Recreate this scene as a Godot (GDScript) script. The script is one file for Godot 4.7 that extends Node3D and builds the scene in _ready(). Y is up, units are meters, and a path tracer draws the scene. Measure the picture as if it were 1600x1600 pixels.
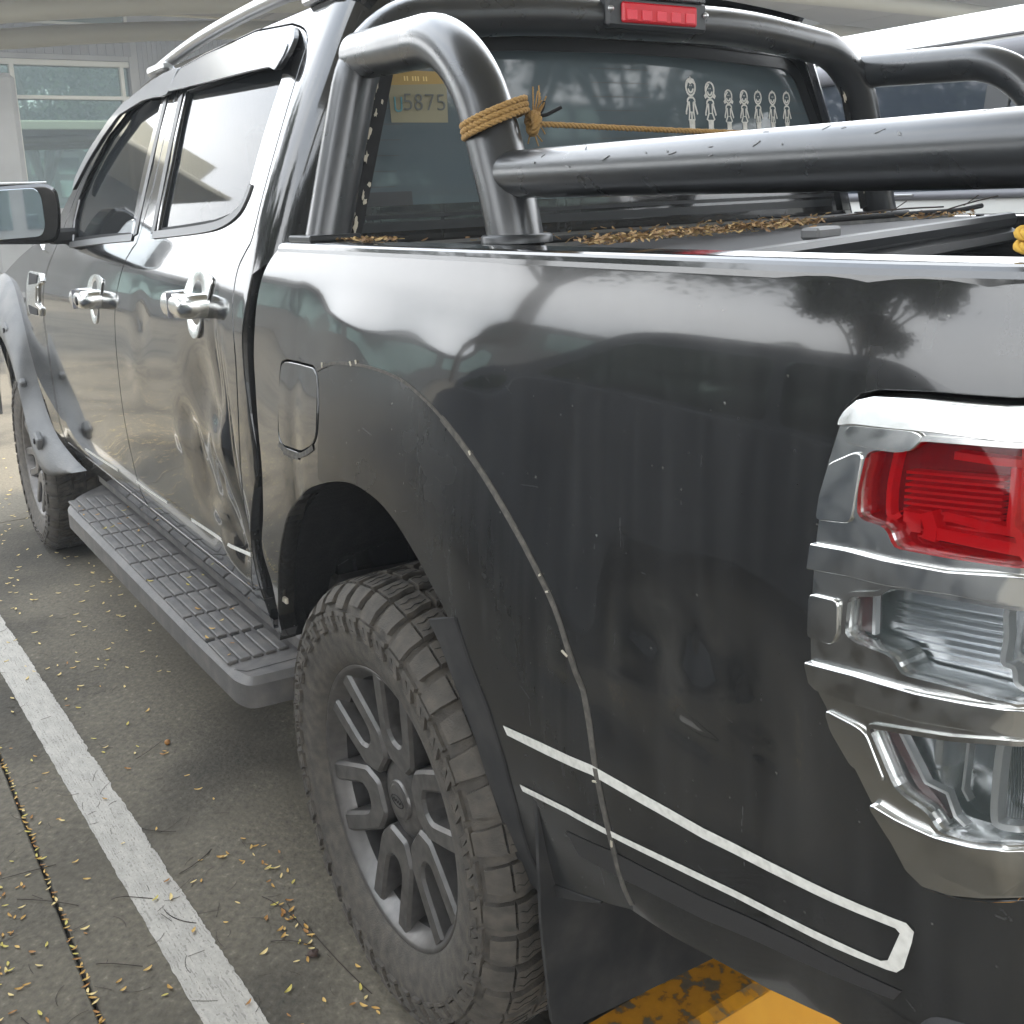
extends Node3D

const CAM := Vector3(-1.5773, 1.3812, 1.4870)
var M := {}
var names := {}
var rng := RandomNumberGenerator.new()

# ---------------------------------------------------------------- camera, sky, sun, exposure
func setup_view():
	var cam := Camera3D.new()
	cam.name = "camera"
	cam.position = CAM
	cam.rotation = Vector3(-0.2016, -0.5796, -0.0414)
	cam.projection = Camera3D.PROJECTION_FRUSTUM
	var near := 0.05
	cam.keep_aspect = Camera3D.KEEP_HEIGHT
	cam.set_frustum(2.0 * near * 800.0 / 1650.094, Vector2(0.00112, -0.09407) * near, near, 400.0)
	add_child(cam)
	var env := Environment.new()
	env.background_mode = Environment.BG_SKY
	var sky := Sky.new()
	var pm := PanoramaSkyMaterial.new()
	pm.panorama = ImageTexture.create_from_image(sky_image())
	pm.energy_multiplier = 1.15
	sky.sky_material = pm
	env.sky = sky
	env.ambient_light_source = Environment.AMBIENT_SOURCE_SKY
	env.tonemap_mode = Environment.TONE_MAPPER_LINEAR
	env.tonemap_exposure = 4.2
	env.sdfgi_enabled = true
	env.ssao_enabled = true
	env.ssil_enabled = true
	env.fog_enabled = true
	env.fog_density = 0.006
	env.fog_light_color = Color(0.86, 0.89, 0.92)
	var we := WorldEnvironment.new()
	we.name = "world_environment"
	we.environment = env
	add_child(we)
	var sun := DirectionalLight3D.new()
	sun.name = "sun"
	sun.light_energy = 0.5
	sun.light_color = Color(1.0, 0.95, 0.86)
	sun.light_angular_distance = 12.0
	sun.shadow_enabled = true
	sun.rotation_degrees = Vector3(-58, 62, 0)
	add_child(sun)

func sky_image() -> Image:
	var w := 512
	var h := 256
	var im := Image.create(w, h, false, Image.FORMAT_RGBF)
	var n := FastNoiseLite.new()
	n.seed = 7
	n.frequency = 0.9
	n.fractal_octaves = 5
	for y in h:
		var el := (0.5 - (y + 0.5) / h) * PI
		for x in w:
			var az := (x + 0.5) / w * TAU
			var d := Vector3(cos(el) * sin(az), sin(el), cos(el) * cos(az))
			var c := Color(0.20, 0.19, 0.175)
			if el > 0.0:
				var u := Vector3(d.x, d.y * 1.6 + 0.4, d.z) * 2.2
				var cl := smoothstep(-0.25, 0.35, n.get_noise_3d(u.x, u.y, u.z))
				var base := Color(0.70, 0.79, 0.92).lerp(Color(1.90, 1.88, 1.84), pow(1.0 - sin(el), 2.2))
				c = base.lerp(base * 0.55 + Color(0.80, 0.80, 0.78), cl * 0.85)
			im.set_pixel(x, y, c)
	return im

# ---------------------------------------------------------------- naming
func numbered(n: String, parent: Node) -> String:
	var key := "%d/%s" % [parent.get_instance_id(), n]
	var k: int = names.get(key, 0)
	names[key] = k + 1
	return n if k == 0 else "%s_%03d" % [n, k]

func thing(called: String, label: String, category: String, at := Vector3.ZERO, group := "") -> Node3D:
	var o := Node3D.new()
	o.name = numbered(called, self)
	o.position = at
	add_child(o, true)
	tag(o, label, category, group)
	return o

func tag(o: Node, label: String, category: String, group := ""):
	o.set_meta("label", label)
	o.set_meta("category", category)
	if group != "":
		o.set_meta("group", group)

func mi(called: String, mesh: Mesh, m: Material, parent: Node = self) -> MeshInstance3D:
	var o := MeshInstance3D.new()
	o.name = numbered(called, parent)
	o.mesh = mesh
	o.material_override = m
	o.cast_shadow = GeometryInstance3D.SHADOW_CASTING_SETTING_ON
	parent.add_child(o, true)
	return o

func put(called: String, st: SurfaceTool, m: Material, parent: Node = self) -> MeshInstance3D:
	return mi(called, st.commit(), m, parent)

func struct(called: String, st: SurfaceTool, m: Material) -> MeshInstance3D:
	var o := put(called, st, m)
	o.set_meta("kind", "structure")
	return o

# ---------------------------------------------------------------- geometry helpers
func S() -> SurfaceTool:
	var st := SurfaceTool.new()
	st.begin(Mesh.PRIMITIVE_TRIANGLES)
	return st

func V(a: Array) -> PackedVector2Array:
	var r := PackedVector2Array()
	for i in range(0, a.size(), 2):
		r.append(Vector2(a[i], a[i + 1]))
	return r

func tri(st: SurfaceTool, a: Vector3, b: Vector3, c: Vector3, na: Vector3, nb: Vector3, nc: Vector3, ua := Vector2.ZERO, ub := Vector2.ZERO, uc := Vector2.ZERO):
	var g := (c - a).cross(b - a)
	if g.length_squared() < 1e-16:
		return
	st.set_uv(ua)
	st.set_normal(na)
	st.add_vertex(a)
	if g.dot(na + nb + nc) >= 0.0:
		st.set_uv(ub)
		st.set_normal(nb)
		st.add_vertex(b)
		st.set_uv(uc)
		st.set_normal(nc)
		st.add_vertex(c)
	else:
		st.set_uv(uc)
		st.set_normal(nc)
		st.add_vertex(c)
		st.set_uv(ub)
		st.set_normal(nb)
		st.add_vertex(b)

func quad(st: SurfaceTool, a: Vector3, b: Vector3, c: Vector3, d: Vector3, n := Vector3.ZERO):
	if n == Vector3.ZERO:
		n = (c - a).cross(b - d).normalized()
	tri(st, a, b, c, n, n, n, Vector2(0, 0), Vector2(1, 0), Vector2(1, 1))
	tri(st, a, c, d, n, n, n, Vector2(0, 0), Vector2(1, 1), Vector2(0, 1))

func quadn(st: SurfaceTool, p: Array, n: Array):
	tri(st, p[0], p[1], p[2], n[0], n[1], n[2])
	tri(st, p[0], p[2], p[3], n[0], n[2], n[3])

# chamfered box, xf places it
func box(st: SurfaceTool, size: Vector3, xf := Transform3D.IDENTITY, bev := 0.004):
	var h := size * 0.5
	var b: float = min(bev, min(h.x, min(h.y, h.z)) * 0.45)
	var i := h - Vector3(b, b, b)
	var ax := [Vector3.RIGHT, Vector3.UP, Vector3.BACK]
	for k in 3:
		var u: Vector3 = ax[(k + 1) % 3]
		var v: Vector3 = ax[(k + 2) % 3]
		for s in [-1.0, 1.0]:
			var n: Vector3 = ax[k] * s
			var c: Vector3 = n * h[k]
			var iu: float = i[(k + 1) % 3]
			var iv: float = i[(k + 2) % 3]
			quad(st, xf * (c - u * iu - v * iv), xf * (c + u * iu - v * iv), xf * (c + u * iu + v * iv), xf * (c - u * iu + v * iv), xf.basis * n)
			# the edge between face k and face k+1
			for t in [-1.0, 1.0]:
				var n2: Vector3 = u * t
				var p0: Vector3 = n * h[k] + n2 * iu
				var p1: Vector3 = n * i[k] + n2 * h[(k + 1) % 3]
				quad(st, xf * (p0 - v * iv), xf * (p0 + v * iv), xf * (p1 + v * iv), xf * (p1 - v * iv), (xf.basis * (n + n2)).normalized())
	for sx in [-1.0, 1.0]:
		for sy in [-1.0, 1.0]:
			for sz in [-1.0, 1.0]:
				var n := (xf.basis * Vector3(sx, sy, sz)).normalized()
				tri(st, xf * Vector3(sx * h.x, sy * i.y, sz * i.z), xf * Vector3(sx * i.x, sy * h.y, sz * i.z), xf * Vector3(sx * i.x, sy * i.y, sz * h.z), n, n, n)

func at(p: Vector3, yaw := 0.0) -> Transform3D:
	return Transform3D(Basis(Vector3.UP, yaw), p)

# rounded path: corners replaced by arcs that start d before each corner
func fillet(p: Array, d: Array, steps := 8) -> PackedVector3Array:
	var r := PackedVector3Array()
	r.append(p[0])
	for i in range(1, p.size() - 1):
		var q: Vector3 = p[i]
		var a: Vector3 = q + (p[i - 1] - q).normalized() * d[i - 1]
		var b: Vector3 = q + (p[i + 1] - q).normalized() * d[i - 1]
		for k in steps + 1:
			var t := float(k) / steps
			r.append(a.lerp(q, t).lerp(q.lerp(b, t), t).lerp(a.lerp(b, t), 0.12 * sin(PI * t)))
	r.append(p[p.size() - 1])
	return r

func tube(st: SurfaceTool, path: PackedVector3Array, rad: float, sides := 16, cap := true, squash := Vector2.ONE, up := Vector3.ZERO):
	var n := path.size()
	var rings := []
	var norms := []
	var t0 := (path[1] - path[0]).normalized()
	var u := up if up != Vector3.ZERO else (Vector3.UP if absf(t0.y) < 0.9 else Vector3.RIGHT)
	u = (u - t0 * u.dot(t0)).normalized()
	for i in n:
		var t: Vector3 = (path[min(i + 1, n - 1)] - path[max(i - 1, 0)]).normalized()
		u = (u - t * u.dot(t)).normalized()
		var v := t.cross(u)
		var ring := []
		var nr := []
		for k in sides:
			var a := TAU * k / sides
			ring.append(path[i] + (u * cos(a) * squash.x + v * sin(a) * squash.y) * rad)
			nr.append((u * cos(a) / squash.x + v * sin(a) / squash.y).normalized())
		rings.append(ring)
		norms.append(nr)
	for i in n - 1:
		for k in sides:
			var k2 := (k + 1) % sides
			quadn(st, [rings[i][k], rings[i][k2], rings[i + 1][k2], rings[i + 1][k]], [norms[i][k], norms[i][k2], norms[i + 1][k2], norms[i + 1][k]])
	if cap:
		for e in [0, n - 1]:
			var t: Vector3 = (path[0] - path[1]).normalized() if e == 0 else (path[n - 1] - path[n - 2]).normalized()
			for k in sides:
				tri(st, path[e], rings[e][k], rings[e][(k + 1) % sides], t, t, t)

# turned about the x axis through c; profile of (radius, x); smooth unless a point repeats
func lathe(st: SurfaceTool, prof: PackedVector2Array, c: Vector3, segs := 48):
	var m := prof.size()
	for j in m - 1:
		var p := prof[j]
		var q := prof[j + 1]
		if p.distance_to(q) < 1e-6:
			continue
		var d := (q - p).normalized()
		var dn := Vector2(-d.y, d.x)
		var na := dn
		var nb := dn
		if j > 0 and prof[j - 1].distance_to(p) > 1e-6:
			var e := (p - prof[j - 1]).normalized()
			na = (dn + Vector2(-e.y, e.x)).normalized()
		if j < m - 2 and prof[j + 2].distance_to(q) > 1e-6:
			var e := (prof[j + 2] - q).normalized()
			nb = (dn + Vector2(-e.y, e.x)).normalized()
		for k in segs:
			var a := TAU * k / segs
			var b := TAU * (k + 1) / segs
			var f := func(pt: Vector2, an: float): return c + Vector3(pt.y, pt.x * sin(an), pt.x * cos(an))
			var g := func(nn: Vector2, an: float): return Vector3(nn.y, nn.x * sin(an), nn.x * cos(an))
			quadn(st, [f.call(p, a), f.call(p, b), f.call(q, b), f.call(q, a)], [g.call(na, a), g.call(na, b), g.call(nb, b), g.call(nb, a)])

func ccw(p: PackedVector2Array) -> PackedVector2Array:
	var r := p.duplicate()
	if Geometry2D.is_polygon_clockwise(r):
		r.reverse()
	return r

func shrink(p: PackedVector2Array, d: float) -> PackedVector2Array:
	# p counter-clockwise (y up); every corner moved inwards by d
	var r := PackedVector2Array()
	var n := p.size()
	for i in n:
		var a := (p[i] - p[(i + n - 1) % n]).normalized()
		var b := (p[(i + 1) % n] - p[i]).normalized()
		var na := Vector2(-a.y, a.x)
		var nb := Vector2(-b.y, b.x)
		var m := (na + nb)
		var l := m.length_squared()
		m = m * (2.0 / l) if l > 0.35 else m.normalized() * 1.5
		r.append(p[i] + m * d)
	return r

# flat outline given thickness along local z with a chamfer on its front edge
func extrude(st: SurfaceTool, poly: PackedVector2Array, z0: float, z1: float, bev: float, xf := Transform3D.IDENTITY, back := false):
	var p := ccw(poly)
	if p.size() < 3:
		return
	var q := shrink(p, bev) if bev > 0.0 else p
	var n := p.size()
	var nz := xf.basis * Vector3(0, 0, 1 if z1 > z0 else -1)
	var zb := z1 - bev * signf(z1 - z0)
	var idx := Geometry2D.triangulate_polygon(q)
	for k in range(0, idx.size(), 3):
		var a := q[idx[k]]
		var b := q[idx[k + 1]]
		var c := q[idx[k + 2]]
		tri(st, xf * Vector3(a.x, a.y, z1), xf * Vector3(b.x, b.y, z1), xf * Vector3(c.x, c.y, z1), nz, nz, nz)
	if back:
		var ib := Geometry2D.triangulate_polygon(p)
		for k in range(0, ib.size(), 3):
			var a := p[ib[k]]
			var b := p[ib[k + 1]]
			var c := p[ib[k + 2]]
			tri(st, xf * Vector3(a.x, a.y, z0), xf * Vector3(b.x, b.y, z0), xf * Vector3(c.x, c.y, z0), -nz, -nz, -nz)
	for i in n:
		var j := (i + 1) % n
		var e := (p[j] - p[i]).normalized()
		var o := xf.basis * Vector3(e.y, -e.x, 0)
		quad(st, xf * Vector3(p[i].x, p[i].y, z0), xf * Vector3(p[j].x, p[j].y, z0), xf * Vector3(p[j].x, p[j].y, zb), xf * Vector3(p[i].x, p[i].y, zb), o)
		if bev > 0.0:
			quad(st, xf * Vector3(p[i].x, p[i].y, zb), xf * Vector3(p[j].x, p[j].y, zb), xf * Vector3(q[j].x, q[j].y, z1), xf * Vector3(q[i].x, q[i].y, z1), (o + nz).normalized())

# rounds the corners of an outline
func soften(p: PackedVector2Array, r: float, steps := 4) -> PackedVector2Array:
	var o := PackedVector2Array()
	var n := p.size()
	for i in n:
		var a := p[(i + n - 1) % n]
		var b := p[i]
		var c := p[(i + 1) % n]
		var d: float = min(r, min(a.distance_to(b), b.distance_to(c)) * 0.45)
		var s := b + (a - b).normalized() * d
		var e := b + (c - b).normalized() * d
		for k in steps + 1:
			var t := float(k) / steps
			o.append(s.lerp(b, t).lerp(b.lerp(e, t), t))
	return o

# smooth open curve through points
func spline(p: PackedVector2Array, per := 6) -> PackedVector2Array:
	var o := PackedVector2Array()
	var n := p.size()
	for i in n - 1:
		var a := p[max(i - 1, 0)]
		var b := p[i]
		var c := p[i + 1]
		var d := p[min(i + 2, n - 1)]
		for k in per:
			o.append(b.cubic_interpolate(c, a, d, float(k) / per))
	o.append(p[n - 1])
	return o

# ---------------------------------------------------------------- body surfaces: half width of the truck at (z, y)
var BT := V([.40, .820, .52, .848, .65, .868, .80, .880, .95, .884, 1.08, .880, 1.18, .872, 1.25, .862, 1.30, .851, 1.32, .845])
var CT := V([.40, .80, .50, .838, .58, .862, .70, .872, .85, .884, 1.0, .888, 1.10, .886, 1.15, .882, 1.20, .874, 1.27, .857, 1.35, .831, 1.45, .793, 1.55, .751, 1.65, .704, 1.72, .670, 1.78, .638, 1.84, .60])
var dents_on := true
var bed_dents := [[.62, .80, .10, .05, .007], [.74, .86, .05, .08, -.006], [.80, .82, .09, .04, .005], [.69, .92, .05, .03, .004], [.86, .84, .04, .09, .006], [.55, .83, .03, .07, -.003], [-.06, 1.19, .10, .05, -.004], [.28, 1.16, .09, .05, -.004], [.52, 1.02, .2, .12, .003], [-.25, .90, .03, .2, .004], [.78, .95, .06, .05, .004], [.60, .88, .022, .08, .004], [.645, .84, .05, .018, -.004], [.70, .87, .018, .05, .005], [.735, .83, .04, .016, .005], [.80, .88, .016, .045, -.004], [.83, .85, .03, .02, .005], [.76, .93, .02, .035, .005], [.50, .84, .014, .05, .003], [.535, .81, .05, .012, .003], [.86, .90, .015, .04, .004]]
var cab_dents := [[-.80, 1.00, .10, .09, .016], [-.74, .88, .05, .06, -.009], [-.86, .78, .09, .09, .015], [-.95, .90, .05, .04, .009], [-.72, .70, .06, .07, .012], [-.66, .82, .03, .16, .007], [-1.28, 1.12, .06, .05, .005], [-1.36, .98, .08, .06, -.004], [-.50, .80, .02, .22, .006], [-.78, .62, .07, .05, -.006], [-1.02, .84, .04, .03, -.005], [-.70, 1.04, .022, .10, .008], [-.745, .94, .03, .03, .009], [-.69, .90, .018, .06, -.007], [-.76, .80, .02, .03, .009], [-.82, .70, .05, .02, -.007], [-.70, .64, .025, .03, .009], [-.90, .85, .02, .04, .006], [-.655, 1.00, .014, .10, .006], [-.66, .72, .014, .08, .007]]

func herm(t: PackedVector2Array, y: float) -> float:
	var n := t.size()
	if y <= t[0].x:
		return t[0].y
	if y >= t[n - 1].x:
		return t[n - 1].y
	var i := 0
	while y > t[i + 1].x:
		i += 1
	var a: int = max(i - 1, 0)
	var b: int = min(i + 2, n - 1)
	var m0 := (t[i + 1].y - t[a].y) / (t[i + 1].x - t[a].x)
	var m1 := (t[b].y - t[i].y) / (t[b].x - t[i].x)
	var h := t[i + 1].x - t[i].x
	var s := (y - t[i].x) / h
	return (2 * s * s * s - 3 * s * s + 1) * t[i].y + (s * s * s - 2 * s * s + s) * h * m0 + (-2 * s * s * s + 3 * s * s) * t[i + 1].y + (s * s * s - s * s) * h * m1

func dent(list: Array, z: float, y: float) -> float:
	var w := 0.0
	for d in list:
		var a: float = (z - d[0]) / d[2]
		var b: float = (y - d[1]) / d[3]
		var q := a * a + b * b
		if q < 9.0:
			w += d[4] * exp(-q)
	return w

func Wb(z: float, y: float) -> float:
	var w := herm(BT, y)
	var r := Vector2(z - .03, y - .40).length()
	w += .022 * smoothstep(0.0, 1.0, (.86 - r) / .30)
	if z > .85:
		w -= .5 * (z - .85) * (z - .85)
	if z > 1.08:
		w -= .8 * (z - 1.08)
	if dents_on:
		w -= dent(bed_dents, z, y)
	return w

func Wc(z: float, y: float) -> float:
	var w := herm(CT, y)
	if z > -.52:
		var t: float = min(z + .52, .13 * .98)
		w -= .13 - sqrt(.0169 - t * t)
	if z < -2.55:
		w += .02 * smoothstep(0.0, 1.0, (-2.55 - z) / .4) * smoothstep(0.0, 1.0, (1.2 - y) / .3)
	if z < -3.4:
		w -= .12 * (-3.4 - z) * (-3.4 - z)
	if dents_on:
		w -= dent(cab_dents, z, y)
	return w

func sp(W: Callable, p: Vector2, off: float, side: float) -> Vector3:
	return Vector3(side * (W.call(p.x, p.y) + off), p.y, p.x)

func sn(W: Callable, p: Vector2, side: float) -> Vector3:
	var e := .003
	var dz: float = (W.call(p.x + e, p.y) - W.call(p.x - e, p.y)) / (2 * e)
	var dy: float = (W.call(p.x, p.y + e) - W.call(p.x, p.y - e)) / (2 * e)
	return Vector3(side, -dy, -dz).normalized()

func inside(p: PackedVector2Array, q: Vector2) -> bool:
	return Geometry2D.is_point_in_polygon(q, p)

# a pressed sheet: the part of the surface W inside outer and outside holes, with folded edges
func panel(st: SurfaceTool, outer: PackedVector2Array, holes: Array, W: Callable, off := 0.0, cell := .03, hem := .014, side := -1.0):
	var lo := outer[0]
	var hi := outer[0]
	for p in outer:
		lo = lo.min(p)
		hi = hi.max(p)
	var nx := int(ceil((hi.x - lo.x) / cell))
	var ny := int(ceil((hi.y - lo.y) / cell))
	for i in nx:
		for j in ny:
			var a := lo + Vector2(i, j) * cell
			var sq := PackedVector2Array([a, a + Vector2(cell, 0), a + Vector2(cell, cell), a + Vector2(0, cell)])
			var ps: Array = Geometry2D.intersect_polygons(sq, outer)
			for h in holes:
				var nps := []
				for p in ps:
					for c in Geometry2D.clip_polygons(p, h):
						if not Geometry2D.is_polygon_clockwise(c) or true:
							nps.append(c)
				ps = nps
			for p in ps:
				var idx := Geometry2D.triangulate_polygon(p)
				for k in range(0, idx.size(), 3):
					var q := [p[idx[k]], p[idx[k + 1]], p[idx[k + 2]]]
					tri(st, sp(W, q[0], off, side), sp(W, q[1], off, side), sp(W, q[2], off, side), sn(W, q[0], side), sn(W, q[1], side), sn(W, q[2], side), q[0], q[1], q[2])
	if hem > 0.0:
		edge(st, ccw(outer), 1.0, W, off, cell, hem, side)
		for h in holes:
			edge(st, ccw(h), -1.0, W, off, cell, hem, side)

func edge(st: SurfaceTool, p: PackedVector2Array, dir: float, W: Callable, off: float, cell: float, hem: float, side: float):
	var n := p.size()
	for i in n:
		var a := p[i]
		var b := p[(i + 1) % n]
		var l := a.distance_to(b)
		if l < 1e-5:
			continue
		var e := (b - a) / l
		var o2 := Vector2(e.y, -e.x) * dir
		var o := Vector3(0, o2.y, o2.x)
		var m: int = max(1, int(ceil(l / cell)))
		for k in m:
			var u := a.lerp(b, float(k) / m)
			var v := a.lerp(b, float(k + 1) / m)
			var s0 := Vector3(side, 0, 0)
			var A := sp(W, u, off, side)
			var B := sp(W, v, off, side)
			var r := .002
			var A1 := A - s0 * r + o * r * .6
			var B1 := B - s0 * r + o * r * .6
			var A2 := A - s0 * hem + o * r * .6
			var B2 := B - s0 * hem + o * r * .6
			var nA := sn(W, u, side)
			var nB := sn(W, v, side)
			quadn(st, [A, B, B1, A1], [nA, nB, (nB + o * 1.5).normalized(), (nA + o * 1.5).normalized()])
			quadn(st, [A1, B1, B2, A2], [(o + s0 * .3).normalized(), (o + s0 * .3).normalized(), o, o])

# a strip of the surface along an open line of (z, y)
func strip(st: SurfaceTool, line: PackedVector2Array, w0: float, w1: float, W: Callable, off: float, thick: float, side := -1.0):
	var n := line.size()
	var L := []
	for i in n:
		var t := (line[min(i + 1, n - 1)] - line[max(i - 1, 0)]).normalized()
		var m := Vector2(-t.y, t.x)
		L.append([line[i] + m * w0, line[i] + m * w1, m])
	for i in n - 1:
		var a: Vector2 = L[i][0]
		var b: Vector2 = L[i][1]
		var c: Vector2 = L[i + 1][1]
		var d: Vector2 = L[i + 1][0]
		var N0 := sn(W, a, side)
		var N1 := sn(W, d, side)
		var A := sp(W, a, off, side)
		var B := sp(W, b, off, side)
		var C := sp(W, c, off, side)
		var D := sp(W, d, off, side)
		var m0 := Vector3(0, L[i][2].y, L[i][2].x)
		quadn(st, [A, B, C, D], [N0, N0, N1, N1])
		var s0 := Vector3(side * thick, 0, 0)
		quad(st, A, D, D - s0, A - s0, -m0)
		quad(st, B, C, C - s0, B - s0, m0)

# ---------------------------------------------------------------- materials
func ntex(sd: int, freq: float, offs: Array, cols: Array, size := 512, oct := 5, bump := 0.0, kind := FastNoiseLite.TYPE_SIMPLEX_SMOOTH) -> NoiseTexture2D:
	var n := FastNoiseLite.new()
	n.seed = sd
	n.noise_type = kind
	n.frequency = freq
	n.fractal_octaves = oct
	var t := NoiseTexture2D.new()
	t.width = size
	t.height = size
	t.seamless = true
	t.noise = n
	if bump > 0.0:
		t.as_normal_map = true
		t.bump_strength = bump
	elif offs.size() > 0:
		var g := Gradient.new()
		g.offsets = PackedFloat32Array(offs)
		g.colors = PackedColorArray(cols)
		t.color_ramp = g
	return t

func grey(v: float, a := 1.0) -> Color:
	return Color(v, v, v, a)

func mat(col: Color, rough: float, metal := 0.0) -> StandardMaterial3D:
	var m := StandardMaterial3D.new()
	m.albedo_color = col
	m.roughness = rough
	m.metallic = metal
	return m

func world_tex(m: StandardMaterial3D, tex: Texture2D, scale: float):
	m.albedo_texture = tex
	m.uv1_triplanar = true
	m.uv1_world_triplanar = true
	m.uv1_scale = Vector3.ONE * scale

func bump(m: StandardMaterial3D, sd: int, freq: float, strength: float, scale := 0.0, size := 512):
	m.normal_enabled = true
	m.normal_texture = ntex(sd, freq, [], [], size, 4, 6.0)
	m.normal_scale = strength
	if scale > 0.0:
		m.uv1_triplanar = true
		m.uv1_world_triplanar = true
		m.uv1_scale = Vector3.ONE * scale

# dusty black paint with fine scratches, run marks and chips
func paint_image() -> Image:
	var n := 1024
	var im := Image.create(n, n, false, Image.FORMAT_RGB8)
	var a := FastNoiseLite.new()
	a.seed = 3
	a.frequency = 0.006
	a.fractal_octaves = 4
	var b := FastNoiseLite.new()
	b.seed = 9
	b.frequency = 0.05
	for y in n:
		for x in n:
			# wraps round: blend towards the far edge
			var v := 0.158 + 0.035 * a.get_noise_2d(x, y * 0.35) + 0.034 * b.get_noise_2d(x * 0.9, y * 0.06) + 0.010 * b.get_noise_2d(x * 5.0, y * 4.0)
			im.set_pixel(x, y, Color(v * 1.0, v, v * 0.99))
	var r := RandomNumberGenerator.new()
	r.seed = 21
	for k in 330:
		var p := Vector2(r.randf_range(40, n - 40), r.randf_range(60, n - 60))
		var upright := r.randf() < 0.6
		var d := Vector2(r.randf_range(-0.12, 0.12), 1.0) if upright else Vector2.from_angle(r.randf_range(-0.9, 0.4))
		var l := pow(r.randf(), 2.0) * 26.0 + 3.0
		var c := r.randf_range(0.17, 0.30)
		for s in int(l):
			p += d
			if r.randf() < 0.75:
				im.set_pixel(clampi(int(p.x), 0, n - 1), clampi(int(p.y), 0, n - 1), Color(c, c, c))
	for k in 900:
		var x := r.randi_range(2, n - 4)
		var y := r.randi_range(2, n - 4)
		var c := 0.19 + 0.42 * pow(r.randf(), 3.0)
		im.set_pixel(x, y, Color(c, c, c * 0.94))
		if r.randf() < 0.3:
			im.set_pixel(x + 1, y, Color(c, c, c * 0.94))
			im.set_pixel(x, y + 1, Color(c * 0.8, c * 0.8, c * 0.75))
	return im

# leaves a painted line with worn streaks
func line_image() -> Image:
	var w := 256
	var h := 2048
	var im := Image.create(w, h, false, Image.FORMAT_RGB8)
	var a := FastNoiseLite.new()
	a.seed = 5
	a.frequency = 0.03
	a.fractal_octaves = 5
	var b := FastNoiseLite.new()
	b.seed = 6
	b.frequency = 0.012
	b.fractal_octaves = 3
	for y in h:
		for x in w:
			var f := a.get_noise_2d(x, y)
			var g := b.get_noise_2d(x * 6.0, y * 0.35)
			var v := 0.68 + 0.07 * f + 0.05 * b.get_noise_2d(x * 0.7, y * 0.4)
			var wear := smoothstep(0.16, 0.34, f * 0.6 + g * 0.55)
			v = lerpf(v, 0.50, wear * 0.7)
			im.set_pixel(x, y, Color(v, v * 0.97, v * 0.915))
	return im

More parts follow.
